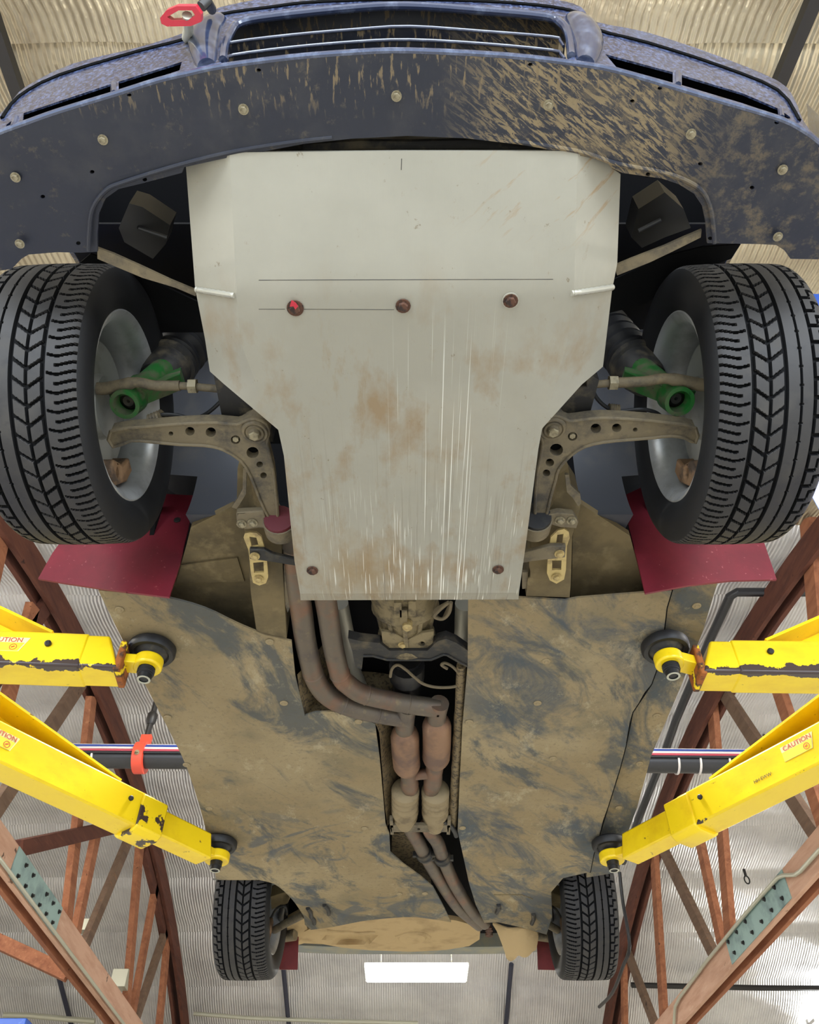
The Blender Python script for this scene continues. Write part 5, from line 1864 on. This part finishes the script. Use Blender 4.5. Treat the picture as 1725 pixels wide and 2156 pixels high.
P = [aZ(x, y, 1.451) for x, y in ((765, 1381), (786, 1381), (816, 1389), (908, 1389), (934, 1378), (942, 1379), (968, 1394), (984, 1402))]
b.tube(P, 0.004, 8)
part(b, 'crossmember', 'darkmetal', bevel=0.003)
b = MB()
b.tube([aZ(857, 1385, 1.56), aZ(858, 1470, 1.56)], 0.045, 18)
b.tube([aZ(857, 1398, 1.545), aZ(857, 1425, 1.545)], 0.055, 18)
part(b, 'drive_shaft', 'black')
b = MB()
b.tube(cr([aZ(x, y, 1.47) for x, y in ((822, 1425), (826, 1408), (838, 1400), (855, 1410), (872, 1425), (892, 1440), (920, 1447), (955, 1446), (968, 1438), (970, 1424), (955, 1405), (938, 1396), (930, 1400), (942, 1408))], 5), 0.0045, 8)
part(b, 'sensor_wire', 'tanwire')
b = MB()
for k in range(3):
    b.tube(cr([aZ(x, y, 1.46 + 0.006 * k) for x, y in ((945, 1268), (925 - 4 * k, 1285), (915 + 2 * k, 1298), (932, 1303), (946 - 3 * k, 1290), (950, 1268))], 4), 0.005, 8)
part(b, 'wire_loop', 'tanwire')

# ---- exhaust
EX = [([(620, 1150), (626, 1230), (635, 1287), (642, 1340), (650, 1380), (662, 1425), (680, 1455), (705, 1475), (735, 1487), (763, 1495), (820, 1506), (862, 1512)], (856, 1500),
       [(858, 1488), (854, 1512), (852, 1540)], [(852, 1536), (853, 1556), (854, 1580), (856, 1604), (858, 1622)], [(858, 1608), (862, 1640), (864, 1680)],
       [(854, 1660), (853, 1690), (853, 1733)], [(860, 1735), (868, 1752), (882, 1775), (894, 1798), (918, 1840), (946, 1885), (970, 1915), (1010, 1948)], (893, 1796)),
      ([(680, 1230), (690, 1287), (698, 1340), (707, 1385), (718, 1425), (735, 1443), (763, 1461), (820, 1475), (870, 1484), (924, 1491)], (925, 1490),
       [(926, 1480), (921, 1500), (919, 1520)], [(919, 1514), (920, 1534), (920, 1560), (919, 1588), (917, 1606)], [(917, 1596), (914, 1630), (905, 1680)],
       [(917, 1662), (917, 1690), (916, 1738)], [(898, 1735), (908, 1755), (922, 1775), (932, 1803), (952, 1850), (975, 1890), (1000, 1925), (1022, 1945)], (931, 1804))]
for idx, (head, el, neck, cat_, mid_, res_, tail, cl) in enumerate(EX):
    zz = 1.475
    b = MB()
    P = cr([aZ(x, y, zz) for x, y in head], 5)
    rr_ = 0.031 if idx == 0 else 0.030
    b.tube(P, rr_, 18)
    b.tube(cr([aZ(x, y, zz) for x, y in neck], 4), 0.030, 18)
    P = cr([aZ(x, y, zz) for x, y in mid_], 4)
    b.tube(P, [0.030, 0.031, 0.031, 0.030, 0.029, 0.033, 0.029, 0.026, 0.026][:len(P)], 18)
    # weld beads along the pipe
    for t in (0.45, 0.72, 0.9):
        Q = cr([aZ(x, y, zz) for x, y in head], 5)
        i = int(t * (len(Q) - 2))
        d_ = (Q[i + 1] - Q[i]).normalized()
        b.lathe(Q[i] - d_ * 0.004, d_, [(0, rr_ * 0.98), (0.004, rr_ * 1.07), (0.008, rr_ * 0.98)], 18)
    P = cr([aZ(x, y, 1.49) for x, y in tail], 5)
    b.tube(P, 0.0265, 16)
    ex = part(b, 'exhaust_pipe', 'exhaust', 'outer heat-stained exhaust pipe' if idx == 0 else 'inner heat-stained exhaust pipe', ang=40)
    b = MB()
    P = cr([aZ(x, y, zz) for x, y in cat_], 4)
    n = len(P)
    rad = [0.030 + (0.047 - 0.030) * min(1, min(i, n - 1 - i) / (n * 0.17)) ** 0.7 for i in range(n)]
    b.tube(P, rad, 24)
    part(b, 'catalytic_converter', 'cat', 'coppery catalytic converter', parent=ex)
    b = MB()
    P = [aZ(x, y, zz) for x, y in cr(res_, 10)]
    n = len(P)
    rad = []
    for i in range(n):
        f = i / (n - 1)
        r_ = 0.050 * min(1, 0.66 + 4.0 * f, 0.72 + 1.1 * (1 - f))
        if 0.25 < f < 0.9 and i % 3 == 0:
            r_ *= 0.86
        rad.append(r_)
    b.tube(P, rad, 24)
    part(b, 'resonator', 'reso', 'ribbed dusty resonator', parent=ex)
    p = aZ(cl[0], cl[1], 1.49)
    i = min(range(len(tail)), key=lambda k_: (tail[k_][0] - cl[0]) ** 2 + (tail[k_][1] - cl[1]) ** 2)
    d_ = (aZ(*tail[i + 1], 1.49) - aZ(*tail[i - 1], 1.49)).normalized()
    b = MB()
    b.lathe(p - d_ * 0.02, d_, [(0, 0.0265), (0, 0.033), (0.016, 0.036), (0.022, 0.029), (0.03, 0.036), (0.045, 0.033), (0.045, 0.0265)], 20, cap=False)
    b.beam(p + Vector((-0.045, 0, -0.005)), p + Vector((0.045, 0, -0.005)), 0.016, 0.02)
    part(b, 'pipe_clamp', 'darkmetal', parent=ex)
b = MB()
b.tube([aZ(x, y, 1.475) for x, y in ((868, 1632), (908, 1628))], 0.019, 14)
part(b, 'cross_pipe', 'exhaust')
b = MB()
b.plate([(822, 1738), (948, 1738), (948, 1752), (822, 1752)], [circ(860, 1746, 3.2, 2.6, 8), circ(882, 1746, 3.2, 2.6, 8), circ(904, 1746, 3.2, 2.6, 8)], lambda x, y: aZ(x, y, 1.44), 0.012, 20)
b.beam(aZ(824, 1722, 1.45), aZ(826, 1752, 1.45), 0.012, 0.02)
b.beam(aZ(946, 1722, 1.45), aZ(944, 1752, 1.45), 0.012, 0.02)
part(b, 'exhaust_hanger', 'arm')
b = MB()
b.tube(cr([aZ(x, y, 1.45) for x, y in ((935, 1728), (948, 1738), (957, 1750), (961, 1760))], 4), 0.009, 10)
part(b, 'rubber_strap', 'black')
b = MB()
b.plate([(826, 1756), (880, 1750), (905, 1800), (908, 1862), (850, 1822), (824, 1796)], [], lambda x, y: aZ(x, y, 1.53), 0.006, 20)
part(b, 'heat_shield', 'shield')

# ---- rear end
def well(x, y):
    t = max(0.0, min(1.0, (y - 1928) / 75.0))
    e = abs(x - 840) / 215.0
    return aZ(x, y, 1.49 + 0.05 * t * t + 0.05 * max(0, e - 0.55) - 0.012 * max(0, 1 - ((x - 870) / 60.0) ** 2 - ((y - 1974) / 14.0) ** 2)
              + 0.05 * max(0, 1 - ((x - 738) / 64.0) ** 2 - ((y - 1972) / 10.0) ** 2) ** 0.5)


b = MB()
b.plate([(612, 1985), (640, 1962), (655, 1955), (760, 1932), (850, 1924), (960, 1938), (1012, 1952), (1010, 1978), (988, 1992), (940, 2000), (870, 2004), (780, 2001), (720, 1995), (680, 1988), (640, 1986), (612, 1995)], [], well, 0.02, 10)
for pts in ([(690, 1958), (735, 1962), (790, 1964)], [(835, 1972), (860, 1965), (890, 1965), (905, 1974)]):
    b.tube([well(p.x, p.y) + Vector((0, 0, 0.004)) for p in cr(pts, 4)], 0.010, 8)
b.lathe(well(868, 1975) + Vector((0, 0, 0.003)), (0, 0, -1), [(0, 0.07), (0.008, 0.062), (0.004, 0.03), (0.002, 0.012), (0.006, 0.0)], 20, cap=False)
part(b, 'spare_wheel_well', 'dirt3', 'dusty tan spare wheel well', ang=50)
b = MB()
n = 30
vs = []
xl, xr_ = -0.82, 0.86
for i in range(n + 1):
    x = lerp(xl, xr_, i / n)
    e = abs((x - 0.03) / 0.86)
    yb = 4.78 - 0.10 * e ** 4
    for (dy, z) in ((0.0, 1.74), (-0.02, 1.655), (-0.07, 1.628), (-0.16, 1.632), (-0.16, 1.78)):
        vs.append((x, yb + dy, z))
b.add(vs, [(i * 5 + q, i * 5 + q + 1, (i + 1) * 5 + q + 1, (i + 1) * 5 + q) for i in range(n) for q in range(4)])
part(b, 'rear_bumper', 'greybumper', 'dusty grey rear bumper edge')


def sheet(x, y):
    return aZ(x, y, lerp(1.475, 1.385, max(0, min(1, (y - 1945) / 80.0))) + 0.006 * sin((x - 1040) / 14.0))


b = MB()
SH = cr([(1038, 1944), (1046, 1960), (1056, 1985), (1063, 2005), (1067, 2018), (1075, 2024), (1084, 2020), (1092, 2012), (1102, 2016), (1112, 2014), (1122, 2004), (1130, 1996), (1132, 1962), (1100, 1955), (1070, 1955)], 3, True)
b.plate([(p.x, p.y) for p in SH], [], sheet, 0.006, 12)
part(b, 'muffler_shield', 'dirt3', 'sagging tan shield beside the right rear flap', ang=60)
b = MB()
for k in range(4):
    b.lathe(aZ(1030, 1950 + 5 * k, 1.5), (0, 0, -1), [(0, 0.012 + 0.006 * (k % 2)), (0.012, 0.012 + 0.006 * (k % 2))], 10)
part(b, 'rubber_hanger', 'rust')
# rear suspension seen beside the rear tyres
for L_ in (True, False):
    sx = (lambda x: x) if L_ else (lambda x: 1752 - x)
    b = MB()
    b.tube([aZ(sx(x), y, 1.47) for x, y in ((578, 1958), (600, 1945), (640, 1925))], 0.017, 12)
    b.tube([aZ(sx(x), y, 1.50) for x, y in ((580, 1962), (598, 1972), (622, 1968))], 0.026, 12)
    ta = part(b, 'trailing_arm', 'arm')
    b = MB()
    b.plate([(sx(x), y) for x, y in ((570, 1888), (602, 1878), (612, 1890), (606, 1902), (572, 1915))], [], lambda x, y: aZ(x, y, 1.53), 0.05, 15)
    part(b, 'spring_seat', 'dirt2', bevel=0.006)
    b = MB()
    b.tube([aZ(sx(x), y, 1.53) for x, y in ((596, 1905), (592, 1925), (590, 1950))], 0.014, 12)
    b.tube(cr([aZ(sx(x), y, 1.50) for x, y in ((572, 1930), (584, 1912), (600, 1908), (604, 1925))], 4), 0.006, 8)
    part(b, 'shock_absorber', 'darkmetal')
    b = MB()
    b.plate([(sx(x), y) for x, y in ((604, 1950), (640, 1930), (648, 1958), (628, 1985), (606, 1975))], [], lambda x, y: aZ(x, y, 1.52), 0.05, 15)
    part(b, 'rear_rail', 'dirt3', bevel=0.008)
